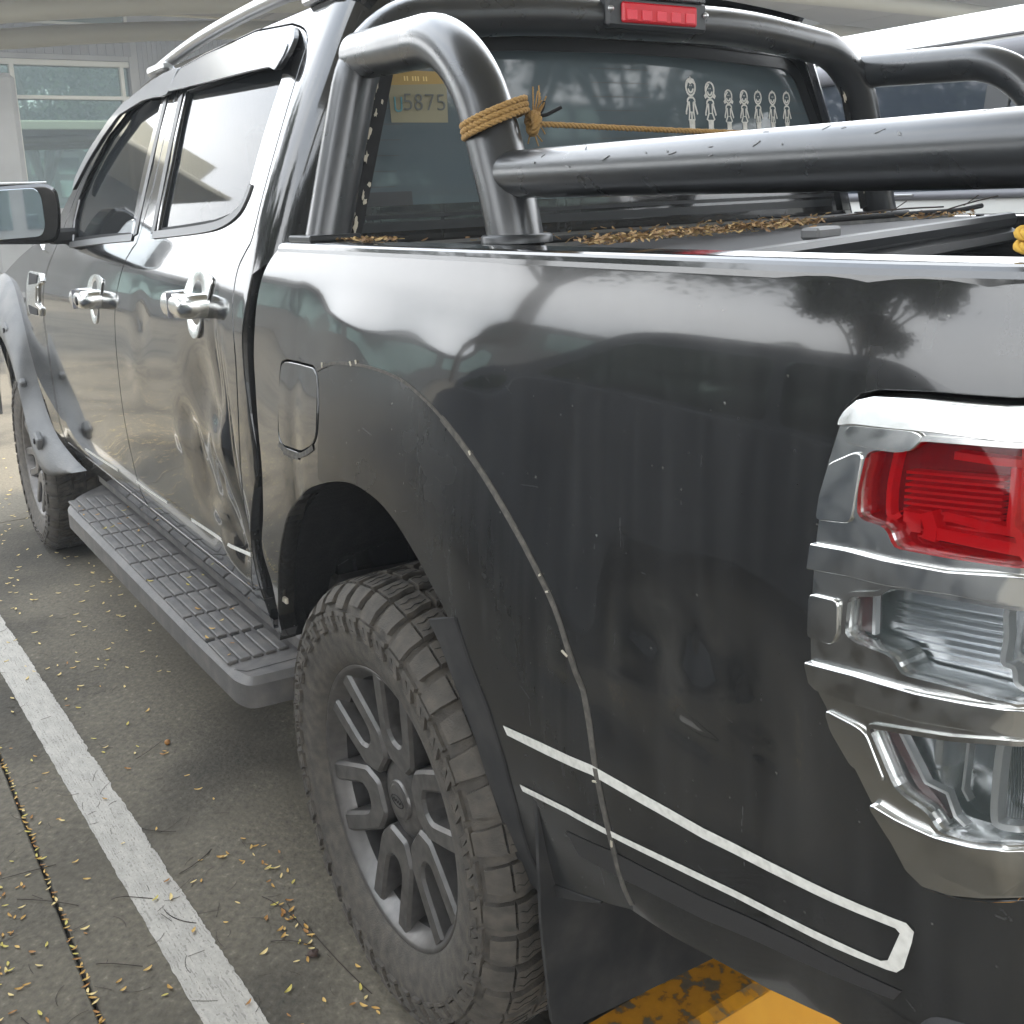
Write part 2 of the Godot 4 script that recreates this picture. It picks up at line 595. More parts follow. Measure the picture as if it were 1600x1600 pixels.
func materials():
	var m := mat(grey(1), 0.26)
	world_tex(m, ImageTexture.create_from_image(paint_image()), 0.8)
	m.roughness_texture = ntex(31, 0.01, [0.0, 0.45, 1.0], [grey(0.24), grey(0.36), grey(0.56)], 512, 5)
	m.roughness_texture_channel = BaseMaterial3D.TEXTURE_CHANNEL_RED
	m.normal_enabled = true
	m.normal_texture = ntex(33, 0.006, [], [], 512, 3, 3.0)
	m.normal_scale = 0.09
	m.clearcoat_enabled = true
	m.clearcoat = 0.7
	m.clearcoat_roughness = 0.035
	M.paint = m
	# the same paint, dulled where a flare once covered it
	m = m.duplicate()
	m.roughness = 0.6
	m.clearcoat = 0.10
	m.clearcoat_roughness = 0.3
	M.dull_paint = m
	m = mat(Color(0.17, 0.175, 0.18), 0.42, 0.2)
	m.clearcoat_enabled = true
	m.clearcoat = 0.8
	m.clearcoat_roughness = 0.24
	m.roughness_texture = ntex(35, 0.02, [0.0, 1.0], [grey(0.45), grey(1)], 256)
	m.roughness_texture_channel = BaseMaterial3D.TEXTURE_CHANNEL_RED
	m.uv1_triplanar = true
	m.uv1_scale = Vector3.ONE * 2.0
	M.bar = m
	M.black = mat(grey(0.045), 0.75)
	M.gap = mat(grey(0.03), 0.9)
	m = mat(grey(1), 0.95)
	world_tex(m, ntex(37, 0.03, [0.0, 0.5, 1.0], [grey(0.05), grey(0.09), Color(0.16, 0.15, 0.14)], 256), 2.5)
	bump(m, 38, 0.12, 0.4)
	M.liner = m
	m = mat(grey(1), 0.62)
	world_tex(m, ntex(41, 0.02, [0.0, 0.5, 1.0], [Color(0.38, 0.38, 0.385), Color(0.44, 0.44, 0.435), Color(0.50, 0.49, 0.475)], 256), 1.5)
	bump(m, 42, 0.25, 0.25)
	M.flare = m
	m = mat(grey(1), 0.55)
	world_tex(m, ntex(43, 0.02, [0.0, 0.5, 1.0], [Color(0.31, 0.30, 0.295), Color(0.37, 0.36, 0.35), Color(0.44, 0.42, 0.40)], 256), 2.5)
	bump(m, 44, 0.25, 0.15)
	M.step = m
	m = mat(grey(1), 0.7)
	world_tex(m, ntex(45, 0.02, [0.0, 0.5, 1.0], [Color(0.13, 0.135, 0.14), Color(0.17, 0.17, 0.17), Color(0.22, 0.215, 0.21)], 256), 2.0)
	bump(m, 46, 0.3, 0.2)
	M.plastic = m
	m = mat(grey(1), 0.85)
	world_tex(m, ntex(47, 0.02, [0.0, 0.45, 1.0], [Color(0.22, 0.208, 0.192), Color(0.30, 0.282, 0.258), Color(0.39, 0.36, 0.32)], 512), 3.0)
	bump(m, 48, 0.2, 0.3)
	M.rubber = m
	m = mat(grey(1), 0.9)
	world_tex(m, ntex(49, 0.02, [0.0, 0.5, 1.0], [Color(0.12, 0.12, 0.12), Color(0.17, 0.165, 0.16), Color(0.23, 0.22, 0.21)], 256), 2.0)
	M.flap = m
	m = mat(grey(1), 0.38, 0.6)
	world_tex(m, ntex(50, 0.03, [0.0, 0.5, 1.0], [Color(0.33, 0.32, 0.31), Color(0.40, 0.39, 0.38), Color(0.46, 0.44, 0.425)], 256), 4.0)
	M.alloy = m
	M.dark_metal = mat(Color(0.16, 0.15, 0.145), 0.7, 0.3)
	m = mat(Color(0.86, 0.86, 0.85), 0.10, 1.0)
	m.roughness_texture = ntex(51, 0.03, [0.0, 0.5, 1.0], [grey(0.5), grey(0.9), grey(1)], 256)
	m.roughness_texture_channel = BaseMaterial3D.TEXTURE_CHANNEL_RED
	m.roughness = 0.27
	m.uv1_triplanar = true
	m.uv1_scale = Vector3.ONE * 4.0
	m.normal_enabled = true
	m.normal_texture = ntex(52, 0.012, [], [], 256, 2, 4.0)
	m.normal_scale = 0.02
	M.chrome = m
	M.bowl = mat(Color(0.66, 0.67, 0.68), 0.22, 1.0)
	# side glass with dark tint
	m = mat(Color(0.13, 0.14, 0.145, 0.80), 0.03)
	m.transparency = BaseMaterial3D.TRANSPARENCY_ALPHA
	m.metallic_specular = 0.33
	M.tint = m
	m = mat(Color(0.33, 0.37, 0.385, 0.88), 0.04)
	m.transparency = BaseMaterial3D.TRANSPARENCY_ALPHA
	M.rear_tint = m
	m = mat(Color(0.55, 0.6, 0.6, 0.12), 0.02)
	m.transparency = BaseMaterial3D.TRANSPARENCY_ALPHA
	M.clear = m
	m = mat(Color(0.46, 0.0, 0.012, 0.50), 0.02)
	m.transparency = BaseMaterial3D.TRANSPARENCY_ALPHA
	M.red_lens = m
	M.red_inner = mat(Color(0.92, 0.04, 0.09), 0.2)
	M.red_dark = mat(Color(0.20, 0.015, 0.03), 0.2)
	m = mat(Color(0.80, 0.10, 0.16), 0.25)
	M.red_brake = m
	M.mirror = mat(Color(0.75, 0.77, 0.78), 0.02, 1.0)
	m = mat(grey(1), 0.55)
	world_tex(m, ntex(53, 0.05, [0.0, 0.5, 1.0], [Color(0.74, 0.73, 0.70), Color(0.82, 0.81, 0.78), Color(0.87, 0.86, 0.83)], 256), 6.0)
	M.decal = m
	m = mat(grey(1), 0.9)
	world_tex(m, ntex(54, 0.05, [0.0, 0.25, 0.6, 1.0], [Color(0.20, 0.195, 0.18), Color(0.28, 0.27, 0.25), Color(0.33, 0.315, 0.29), Color(0.42, 0.40, 0.365)], 256), 5.0)
	M.foam = m
	M.peel = mat(Color(0.74, 0.71, 0.64), 0.8)
	m = mat(Color(0.17, 0.175, 0.18), 0.35)
	M.trim = m
	M.trim_grey = mat(Color(0.42, 0.42, 0.42), 0.4)
	m = mat(Color(0.12, 0.12, 0.125), 0.14)
	m.clearcoat_enabled = true
	M.visor = m
	M.silver = mat(Color(0.72, 0.72, 0.72), 0.3, 0.8)
	M.seat = mat(Color(0.17, 0.16, 0.155), 0.9)
	# ground
	m = mat(grey(1), 0.9)
	world_tex(m, ntex(61, 0.07, [0.0, 0.22, 0.5, 0.74, 0.86, 1.0], [Color(0.285, 0.266, 0.228), Color(0.362, 0.338, 0.290), Color(0.394, 0.368, 0.316), Color(0.42, 0.392, 0.338), Color(0.48, 0.45, 0.394), Color(0.58, 0.55, 0.485)], 1024, 6), 0.6)
	m.normal_enabled = true
	m.normal_texture = ntex(62, 0.12, [], [], 1024, 5, 5.0)
	m.normal_scale = 0.22
	m.detail_enabled = true
	m.detail_albedo = ntex(63, 0.010, [0.0, 0.32, 0.45, 0.6, 1.0], [grey(0.60), grey(0.78), grey(0.90), grey(1.0), grey(1.0)], 512, 6)
	m.detail_blend_mode = BaseMaterial3D.BLEND_MODE_MUL
	m.detail_uv_layer = BaseMaterial3D.DETAIL_UV_2
	m.uv2_triplanar = true
	m.uv2_world_triplanar = true
	m.uv2_scale = Vector3.ONE * 0.21
	M.concrete = m
	M.dirt = mat(Color(0.20, 0.185, 0.165), 1.0)
	m = mat(grey(1), 0.8)
	m.albedo_texture = ImageTexture.create_from_image(line_image())
	M.line = m
	m = mat(grey(1), 0.6)
	world_tex(m, ntex(64, 0.02, [0.0, 0.30, 0.36, 0.45, 1.0], [Color(0.40, 0.36, 0.30), Color(0.46, 0.41, 0.33), Color(0.62, 0.42, 0.14), Color(0.80, 0.55, 0.09), Color(0.86, 0.60, 0.10)], 512, 6), 2.2)
	M.yellow = m
	m = mat(grey(1), 0.6)
	world_tex(m, ntex(65, 0.012, [0.0, 0.25, 0.5, 1.0], [Color(0.66, 0.44, 0.10), Color(0.80, 0.55, 0.09), Color(0.85, 0.59, 0.10), Color(0.88, 0.64, 0.14)], 256, 5), 2.2)
	M.yellow_clean = m
	# buildings, van
	m = mat(grey(1), 0.8)
	world_tex(m, ntex(71, 0.01, [0.0, 0.5, 1.0], [Color(0.46, 0.452, 0.43), Color(0.50, 0.492, 0.47), Color(0.53, 0.52, 0.50)], 256), 0.3)
	M.wall = m
	m = m.duplicate()
	m.albedo_color = Color(0.87, 0.87, 0.88)
	M.siding = m
	M.cream = mat(Color(0.78, 0.76, 0.69), 0.75)
	M.frame_white = mat(Color(0.66, 0.65, 0.60), 0.5)
	M.soffit = mat(Color(0.62, 0.61, 0.60), 0.8)
	M.seam = mat(Color(0.38, 0.38, 0.38), 0.8)
	m = mat(Color(0.50, 0.57, 0.54), 0.02, 1.0)
	M.bglass = m
	m = mat(Color(0.84, 0.84, 0.82), 0.18)
	m.clearcoat_enabled = true
	M.van = m
	m = mat(Color(0.20, 0.23, 0.27, 0.82), 0.03)
	m.transparency = BaseMaterial3D.TRANSPARENCY_ALPHA
	M.van_glass = m
	M.grey_trim = mat(Color(0.48, 0.48, 0.50), 0.5)
	M.leaf = leaf_mat(Color(1, 1, 1))
	m = mat(grey(1), 0.8)
	m.vertex_color_use_as_albedo = true
	m.backlight_enabled = true
	m.backlight = Color(0.10, 0.14, 0.05)
	M.foliage = m
	M.bark = mat(Color(0.33, 0.29, 0.25), 0.95)
	M.twig = mat(Color(0.20, 0.165, 0.14), 0.9)
	m = mat(grey(1), 0.95)
	world_tex(m, ntex(81, 0.2, [0.0, 0.5, 1.0], [Color(0.40, 0.31, 0.18), Color(0.60, 0.47, 0.28), Color(0.74, 0.62, 0.40)], 256), 12.0)
	M.rope = m
	M.paper = mat(Color(0.62, 0.52, 0.32), 0.8)
	M.paper_pale = mat(Color(0.53, 0.51, 0.42), 0.8)
	M.cyan = mat(Color(0.33, 0.52, 0.55), 0.8)
	M.ink = mat(Color(0.37, 0.38, 0.37), 0.8)
	M.seed = mat(Color(0.62, 0.44, 0.24), 0.6)
	M.pod = mat(Color(0.26, 0.20, 0.17), 0.8)

func leaf_mat(c: Color) -> StandardMaterial3D:
	var m := mat(c, 0.7)
	m.backlight_enabled = true
	m.backlight = Color(0.2, 0.15, 0.05)
	return m

# ---------------------------------------------------------------- the pickup truck
var truck: Node3D
var bed_outline: PackedVector2Array
var arch_rear: PackedVector2Array
var lamp_outline: PackedVector2Array
var fuel_outline: PackedVector2Array
var rear_door_line: PackedVector2Array
var front_door_line: PackedVector2Array
var rear_hole: PackedVector2Array
var front_hole: PackedVector2Array

func grow(p: PackedVector2Array, d: float) -> PackedVector2Array:
	return Geometry2D.offset_polygon(ccw(p), d, Geometry2D.JOIN_MITER)[0]

func turned(st: SurfaceTool) -> SurfaceTool:
	# (x, y, z) -> (z, y, -x): a sheet drawn on (z, y) becomes one on (x, y) facing the rear
	var s := S()
	s.append_from(st.commit(), 0, Transform3D(Basis(Vector3.UP, PI / 2), Vector3.ZERO))
	return s

func mirrored(p: PackedVector2Array) -> PackedVector2Array:
	var r := PackedVector2Array()
	for q in p:
		r.append(Vector2(-q.x, q.y))
	return r

func Zr(x: float, y: float) -> float:      # rear wall of the cab
	return -.392 - .07 * maxf(0.0, y - 1.36) - .035 * x * x

func Wv(z: float, y: float) -> float:      # rain visors stand off the glass towards their lower edge
	return Wc(z, y) + .009 + clampf((1.755 - y) * .20, 0.0, .018)

func Wflat(z: float, y: float) -> float:
	return herm(CT, y) - .012

func outlines():
	var bed_front := V([-0.373,1.306,-0.407,1.287,-0.439,1.255,-0.459,1.211,-0.472,1.149,-0.478,1.095,-0.474,1.054,-0.459,0.978,-0.436,0.894,-0.440,0.824,-0.454,0.779,-0.485,0.711,-0.462,0.637,-0.480,0.531])
	var arch := V([-0.516,0.496,-0.443,0.622,-0.399,0.704,-0.350,0.775,-0.295,0.835,-0.215,0.889,-0.136,0.920,-0.055,0.941,0.018,0.947,0.104,0.933,0.178,0.894,0.245,0.840,0.281,0.807,0.318,0.764,0.355,0.706,0.380,0.642,0.392,0.580,0.403,0.503,0.419,0.471,0.453,0.476,0.506,0.497,0.567,0.524,0.626,0.550])
	var bottom := V([0.626,0.550,0.692,0.553,0.740,0.559,0.827,0.571,0.910,0.595])
	arch_rear = spline(arch, 4)
	bed_outline = PackedVector2Array([Vector2(1.12, 1.306), Vector2(-.378, 1.306)])
	bed_outline.append_array(spline(bed_front, 4))
	for p in arch_rear:
		bed_outline.append(p)
	for i in range(1, bottom.size()):
		bed_outline.append(bottom[i])
	bed_outline.append(Vector2(1.0, .60))
	bed_outline.append(Vector2(1.12, .62))
	var l := V([0.918,1.182,0.922,1.196,0.930,1.204,0.945,1.209,0.987,1.212,1.027,1.213,1.052,1.214])
	var l2 := V([1.079,0.827,1.058,0.816,1.033,0.806,1.011,0.803,0.997,0.811,0.983,0.832,0.966,0.861,0.949,0.887,0.940,0.900,0.926,0.918,0.920,0.933,0.913,0.942,0.904,0.958,0.902,0.994,0.902,1.035,0.903,1.076,0.906,1.116,0.910,1.150])
	lamp_outline = l.duplicate()
	lamp_outline.append(Vector2(1.11, l[l.size() - 1].y + .008))
	lamp_outline.append(Vector2(1.11, l2[0].y + .006))
	lamp_outline.append_array(l2)
	fuel_outline = soften(V([-0.328,1.102,-0.298,1.107,-0.172,1.110,-0.151,1.095,-0.140,1.046,-0.141,1.005,-0.160,0.984,-0.226,0.959,-0.309,0.958,-0.327,0.973,-0.330,1.041]), .03, 3)
	var split := V([-1.490,1.759,-1.440,1.688,-1.352,1.447,-1.367,1.318,-1.406,1.288,-1.459,1.251,-1.495,1.199,-1.528,1.128,-1.548,1.057,-1.570,0.910,-1.593,0.718,-1.561,0.590])
	var rear_edge := V([-0.681,0.550,-0.654,0.627,-0.658,0.685,-0.615,0.810,-0.574,0.981,-0.564,1.087,-0.576,1.162,-0.585,1.212,-0.580,1.263,-0.555,1.296,-0.534,1.325,-0.536,1.410,-0.541,1.531,-0.558,1.655,-0.566,1.698,-0.617,1.731,-0.707,1.755])
	var top_r := V([-0.942,1.776,-1.303,1.770])
	var fr_edge := V([-2.622,0.558,-2.647,0.678,-2.594,0.876,-2.581,1.062,-2.509,1.178,-2.430,1.246,-2.340,1.321])
	var top_f := V([-2.258,1.474,-2.169,1.571,-1.959,1.702,-1.631,1.760])
	var sp_ := spline(split, 3)
	rear_door_line = sp_.duplicate()
	rear_door_line.append(Vector2(sp_[sp_.size() - 1].x + .04, .556))
	rear_door_line.append(Vector2(spline(rear_edge, 3)[0].x - .03, .556))
	rear_door_line.append_array(spline(rear_edge, 3))
	rear_door_line.append_array(top_r)
	front_door_line = sp_.duplicate()
	front_door_line.append(Vector2(sp_[sp_.size() - 1].x + .03, .556))
	front_door_line.append(Vector2(fr_edge[0].x + .05, .556))
	front_door_line.append_array(spline(fr_edge, 3))
	front_door_line.append_array(top_f)
	rear_hole = V([-1.343,1.684,-1.094,1.683,-0.836,1.684,-0.674,1.675,-0.640,1.640,-0.635,1.589,-0.633,1.538,-0.630,1.481,-0.626,1.428,-0.632,1.400,-0.659,1.381,-0.714,1.361,-0.805,1.349,-0.981,1.340,-1.205,1.332,-1.252,1.503])
	front_hole = V([-1.567,1.689,-1.449,1.324,-1.762,1.313,-2.165,1.298,-2.217,1.362,-2.224,1.429,-2.184,1.502,-2.075,1.621,-1.906,1.692,-1.771,1.713])

func make_truck():
	outlines()
	truck = thing("pickup_truck", "dusty black four door pickup truck with dented bed side and chrome tail lamp", "pickup truck")
	cab_side(-1.0)
	dents_on = false
	cab_side(1.0)
	dents_on = true
	cab_top()
	bed()
	tail_lamp()
	sports_bar()
	side_step()
	wheels()
	front_end()

func cab_side(side: float):
	var left := side < 0
	var sil := PackedVector2Array([Vector2(-.402, 1.776), Vector2(-1.0, 1.776), Vector2(-1.72, 1.776), Vector2(-1.86, 1.752), Vector2(-2.03, 1.70), Vector2(-2.20, 1.605), Vector2(-2.32, 1.49), Vector2(-2.45, 1.375), Vector2(-2.60, 1.268)])
	var fr := spline(V([-2.430,1.246,-2.509,1.178,-2.581,1.062,-2.594,0.876,-2.647,0.678,-2.622,0.558]), 3)
	for p in fr:
		sil.append(p + Vector2(-.012, 0))
	sil.append(Vector2(-2.42, .50))
	sil.append(Vector2(-.62, .50))
	sil.append_array(spline(V([-0.662,0.462,-0.620,0.552,-0.626,0.620,-0.630,0.685,-0.586,0.760,-0.518,0.852,-0.507,0.896,-0.515,0.981,-0.522,1.072,-0.523,1.141,-0.513,1.187,-0.503,1.253]), 3))
	sil.append(Vector2(-.402, 1.31))
	var dr := shrink(ccw(rear_door_line), .0032)
	var df := shrink(ccw(front_door_line), .0032)
	var st := S()
	panel(st, sil, [grow(rear_door_line, .0032), grow(front_door_line, .0032)], Wc, 0.0, .03, .03, side)
	put("cab_side", st, M.paint, truck)
	# dark door frames behind the shut lines
	st = S()
	var jamb := PackedVector2Array([Vector2(-.45, 1.75), Vector2(-1.72, 1.75), Vector2(-2.3, 1.45), Vector2(-2.58, 1.25), Vector2(-2.58, .6), Vector2(-2.3, .53), Vector2(-.47, .53)])
	panel(st, jamb, [grow(rear_hole, .012), grow(front_hole, .012)], Wflat, -.02, .08, 0.0, side)
	put("door_jamb", st, M.gap, truck)
	var doors := [["rear_door", dr, rear_hole], ["front_door", df, front_hole]]
	for d in doors:
		st = S()
		panel(st, d[1], [d[2]], Wc, 0.0, .022 if left else .05, .02, side)
		var o := put(d[0], st, M.paint, truck)
		if left and d[0] == "rear_door":
			o.set_meta("label", "rear door with crumpled dents low down")
		st = S()
		panel(st, grow(d[2], .006), [], Wc, -.012, .05, 0.0, side)
		put("window", st, M.tint, o)
		# rubber seal round the glass
		st = S()
		var ring := ccw(d[2])
		ring.append(ring[0])
		strip(st, ring, -.001, .010, Wc, -.007, .01, side)
		put("window_seal", st, M.black, o)
	var rd: Node = truck.get_node("rear_door") if left else truck.get_node("rear_door_001")
	var fd: Node = truck.get_node("front_door") if left else truck.get_node("front_door_001")
	# waist mouldings
	st = S()
	strip(st, spline(V([-1.233,1.324,-0.976,1.334,-0.793,1.344,-0.703,1.357,-0.645,1.377,-0.623,1.402,-0.617,1.427]), 4), -.009, .009, Wc, .004, .014, side)
	put("waist_moulding", st, M.trim_grey, rd)
	st = S()
	strip(st, spline(V([-2.173,1.286,-1.754,1.304,-1.422,1.316]), 3), -.008, .010, Wc, .004, .014, side)
	put("waist_moulding", st, M.trim_grey, fd)
	st = S()
	strip(st, V([-1.368,1.676,-1.282,1.499,-1.234,1.332]), -.018, .012, Wc, .003, .012, side)
	put("pillar_cover", st, M.trim, rd)
	st = S()
	strip(st, V([-1.520,1.681,-1.437,1.495,-1.402,1.323]), -.014, .016, Wc, .003, .012, side)
	put("pillar_cover", st, M.trim, fd)
	# rain visors
	st = S()
	panel(st, soften(V([-1.458,1.694,-1.463,1.753,-1.243,1.764,-1.009,1.763,-0.761,1.755,-0.644,1.737,-0.602,1.708,-0.591,1.677,-0.612,1.649,-0.667,1.663,-0.782,1.669,-1.091,1.680]), .02, 3), [], Wv, 0.0, .02, .012, side)
	var v := put("rain_visor", st, M.visor, rd)
	st = S()
	panel(st, soften(V([-2.224,1.457,-2.244,1.498,-2.170,1.583,-1.969,1.709,-1.748,1.752,-1.643,1.760,-1.497,1.760,-1.444,1.687,-1.513,1.686,-1.596,1.692,-1.705,1.695,-1.917,1.674,-2.028,1.618,-2.130,1.545]), .012, 3), [], Wv, 0.0, .02, .012, side)
	put("rain_visor", st, M.visor, fd)
	if not left:
		return
	# a fold that closes the rear end of the visor
	st = S()
	panel(st, soften(V([-0.663,1.663,-0.677,1.696,-0.650,1.710,-0.613,1.700,-0.598,1.670,-0.612,1.649]), .012, 3), [], Wv, .004, .012, .01, side)
	put("visor_end", st, M.bar, v)
	# decal line low on the doors, broken by the scrapes
	st = S()
	strip(st, V([-2.274,0.592,-2.024,0.600,-1.809,0.608]), -.004, .004, Wc, .0016, .001)
	put("decal_line", st, M.decal, fd)
	st = S()
	strip(st, V([-1.584,0.620,-1.435,0.621,-1.271,0.626]), -.004, .003, Wc, .0016, .001)
	strip(st, V([-1.060,0.629,-0.910,0.633,-0.764,0.638,-0.655,0.645]), -.004, .004, Wc, .0016, .001)
	put("decal_line", st, M.decal, rd)
	door_handle(rd, V([-0.960,1.174,-0.674,1.184]), false)
	door_handle(fd, V([-1.913,1.137,-1.630,1.140]), true)
	mirror(fd)
	for y in [.70, .61]:
		st = S()
		box(st, Vector3(.006, .012, .03), at(Vector3(-.873, y, -.445)), .001)
		put("rubber_stop", st, M.peel, truck)

func Whandle(z: float, y: float) -> float:
	var a := (z - hz) / .040
	var b := (y - hy) / .052
	return Wc(z, y) + .005 - .018 * exp(-(a * a + b * b) * 1.3)

var hz := 0.0
var hy := 0.0

func door_handle(door: Node, ends: PackedVector2Array, key: bool):
	hz = (ends[0].x + ends[1].x) * .5
	hy = (ends[0].y + ends[1].y) * .5
	var h := Node3D.new()
	h.name = "door_handle"
	door.add_child(h, true)
	var c := Vector2(hz, hy)
	var st := S()
	var o := PackedVector2Array()
	for p in V([-.085, .0, -.075, .035, -.045, .062, -.005, .070, .04, .070, .098, .060, .100, .05, .085, .01, .075, -.012, .045, -.014, .040, -.045, .022, -.068, -.005, -.076, -.032, -.066, -.048, -.042, -.055, -.012]):
		o.append(c + p)
	dents_on = false
	panel(st, soften(o, .02, 3), [], Whandle, 0.0, .008, .004)
	put("cup_plate", st, M.chrome, h)
	dents_on = true
	st = S()
	var w := Wc(hz, hy)
	var p := fillet([Vector3(-w + .005, hy, hz - .098), Vector3(-w - .040, hy, hz - .098), Vector3(-w - .044, hy + .002, hz + .068), Vector3(-w + .004, hy + .002, hz + .074)], [.022, .03], 5)
	tube(st, p, .027, 30, true, Vector2(1.0, .55), Vector3.UP)
	put("grip", st, M.chrome, h)
	st = S()
	box(st, Vector3(.0302, .0545, .0025), at(Vector3(-w - .0425, hy + .001, hz - .02)), .001)
	put("grip_joint", st, M.grey_trim, h)
	if key:
		st = S()
		lathe(st, V([.0001, -.004, .010, -.004, .013, -.001, .013, .004]), Vector3(-w - .056, hy, hz + .035), 18)
		put("key_lock", st, M.dark_metal, h)

func mirror(door: Node):
	var h := Node3D.new()
	h.name = "door_mirror"
	door.add_child(h, true)
	var st := S()
	var o := soften(V([-1.135, 1.472, -.905, 1.485, -.872, 1.462, -.868, 1.40, -.876, 1.335, -.892, 1.300, -.93, 1.293, -1.10, 1.302, -1.14, 1.33]), .03, 4)
	extrude(st, o, -2.33, -2.16, .012, Transform3D.IDENTITY, true)
	put("mirror_shell", st, M.paint, h)
	st = S()
	var o2 := shrink(ccw(o), .012)
	extrude(st, o2, -2.165, -2.152, .003)
	put("mirror_frame", st, M.plastic, h)
	st = S()
	extrude(st, soften(V([-1.13, 1.330, -1.125, 1.462, -.948, 1.468, -.932, 1.445, -.930, 1.35, -.945, 1.318, -1.11, 1.312]), .02, 4), -2.156, -2.149, .001, Transform3D(Basis(Vector3.UP, -.10), Vector3(-.215, 0, .095)))
	put("mirror_glass", st, M.mirror, h)
	st = S()
	box(st, Vector3(.20, .008, .14), at(Vector3(-1.0, 1.484, -2.24)), .003)
	put("mirror_cap", st, M.silver, h)
	st = S()
	box(st, Vector3(.09, .05, .10), at(Vector3(-.86, 1.315, -2.23)), .012)
	put("mirror_arm", st, M.plastic, h)

func cab_top():
	# roof
	var st := S()
	var f := func(x: float, z: float) -> float:
		var e := smoothstep(0.0, 1.0, (z + 1.95) / .5)
		return 1.776 + (.040 * (1.0 - pow(absf(x) / .641, 2.6))) * (.4 + .6 * e) - .010 * (1.0 - e)
	grid(st, func(u: float, v: float): return Vector3(lerpf(-.641, .641, u), f.call(lerpf(-.641, .641, u), lerpf(-.40, -1.74, v)), lerpf(-.40, -1.74, v)), 24, 20)
	put("roof", st, M.paint, truck)
	# windscreen
	st = S()
	grid(st, func(u: float, v: float):
		var x := lerpf(-1, 1, u) * lerpf(.63, .80, v)
		var z := lerpf(-1.74, -2.66, v) + .10 * x * x * 1.5 - .05
		return Vector3(x, lerpf(1.79, 1.25, v) - .02 * x * x + .05 * sin(PI * v), z), 16, 12)
	put("windscreen", st, M.tint, truck)
	# rear wall with the window opening
	var win := soften(V([-.70, 1.372, -.715, 1.40, -.675, 1.52, -.60, 1.665, -.55, 1.695, -.25, 1.708, 0, 1.712, .25, 1.708, .55, 1.695, .60, 1.665, .675, 1.52, .715, 1.40, .70, 1.372]), .03, 4)
	var wall := PackedVector2Array([Vector2(-.765, .60), Vector2(.765, .60), Vector2(.765, 1.28), Vector2(.745, 1.35), Vector2(.705, 1.47), Vector2(.65, 1.60), Vector2(.60, 1.70), Vector2(.545, 1.775), Vector2(.3, 1.80), Vector2(-.3, 1.80), Vector2(-.545, 1.775), Vector2(-.60, 1.70), Vector2(-.65, 1.60), Vector2(-.705, 1.47), Vector2(-.745, 1.35), Vector2(-.765, 1.28)])
	st = S()
	panel(st, wall, [win], Zr, 0.0, .06, .02)
	put("cab_rear_wall", turned(st), M.paint, truck)
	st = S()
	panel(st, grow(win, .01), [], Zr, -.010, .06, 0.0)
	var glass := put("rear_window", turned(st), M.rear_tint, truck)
	st = S()
	var ring := ccw(win)
	ring.append(ring[0])
	strip(st, ring, -.004, .028, Zr, -.004, .012)
	put("window_seal", turned(st), M.trim, glass)
	st = S()
	strip(st, V([-.70, 1.352, -.3, 1.352, .3, 1.352, .70, 1.352]), -.004, .004, Zr, .010, .014)
	strip(st, V([-.70, 1.335, -.3, 1.335, .3, 1.335, .70, 1.335]), -.012, .006, Zr, .004, .014)
	put("window_ledge", turned(st), M.trim, truck)
	# demister wires
	st = S()
	for k in 9:
		var y := 1.41 + .03 * k
		var hw := .66 - .22 * (y - 1.40)
		strip(st, V([-hw, y, 0, y, hw, y]), -.0006, .0006, Zr, -.0085, .0004)
	put("demister_wires", turned(st), mat(Color(0.24, 0.23, 0.22), 0.6), glass)
	stickers(glass)
	# third brake lamp sits in the hoop, see sports_bar(); roof rails here
	for s in [-1.0, 1.0]:
		st = S()
		var p := fillet([Vector3(s * .635, 1.778, -1.80), Vector3(s * .612, 1.822, -1.52), Vector3(s * .60, 1.842, -1.15), Vector3(s * .606, 1.838, -.78), Vector3(s * .628, 1.785, -.52)], [.14, .2, .10], 8)
		tube(st, p, .020, 14, true, Vector2(.85, 1.0))
		var rr := put("roof_rail", st, M.silver, truck)
		st = S()
		box(st, Vector3(.055, .022, .16), at(Vector3(s * .628, 1.790, -.56)), .008)
		box(st, Vector3(.05, .022, .16), at(Vector3(s * .632, 1.784, -1.72)), .008)
		put("rail_foot", st, M.silver, rr)
	# what shows through the glass
	st = S()
	for s in [-.37, .37]:
		box(st, Vector3(.50, .62, .16), Transform3D(Basis(Vector3.RIGHT, -.18), Vector3(s, 1.12, -1.45)), .05)
		box(st, Vector3(.27, .20, .10), Transform3D(Basis(Vector3.RIGHT, -.15), Vector3(s, 1.50, -1.40)), .04)
		box(st, Vector3(.26, .18, .10), Transform3D(Basis(Vector3.RIGHT, -.1), Vector3(s, 1.44, -.60)), .04)
	box(st, Vector3(1.36, .58, .16), Transform3D(Basis(Vector3.RIGHT, -.12), Vector3(0, 1.08, -.62)), .05)
	box(st, Vector3(1.40, .10, .55), at(Vector3(0, .85, -.95)), .04)
	put("seat", st, M.seat, truck)
	st = S()
	box(st, Vector3(1.46, .20, .50), at(Vector3(0, 1.16, -2.36)), .06)
	box(st, Vector3(1.55, .05, 2.1), at(Vector3(0, .62, -1.45)), .01)
	put("dashboard", st, M.seat, truck)
	st = S()
	box(st, Vector3(1.24, .02, 1.26), at(Vector3(0, 1.755, -1.06)), .005)
	put("headliner", st, M.seat, truck)

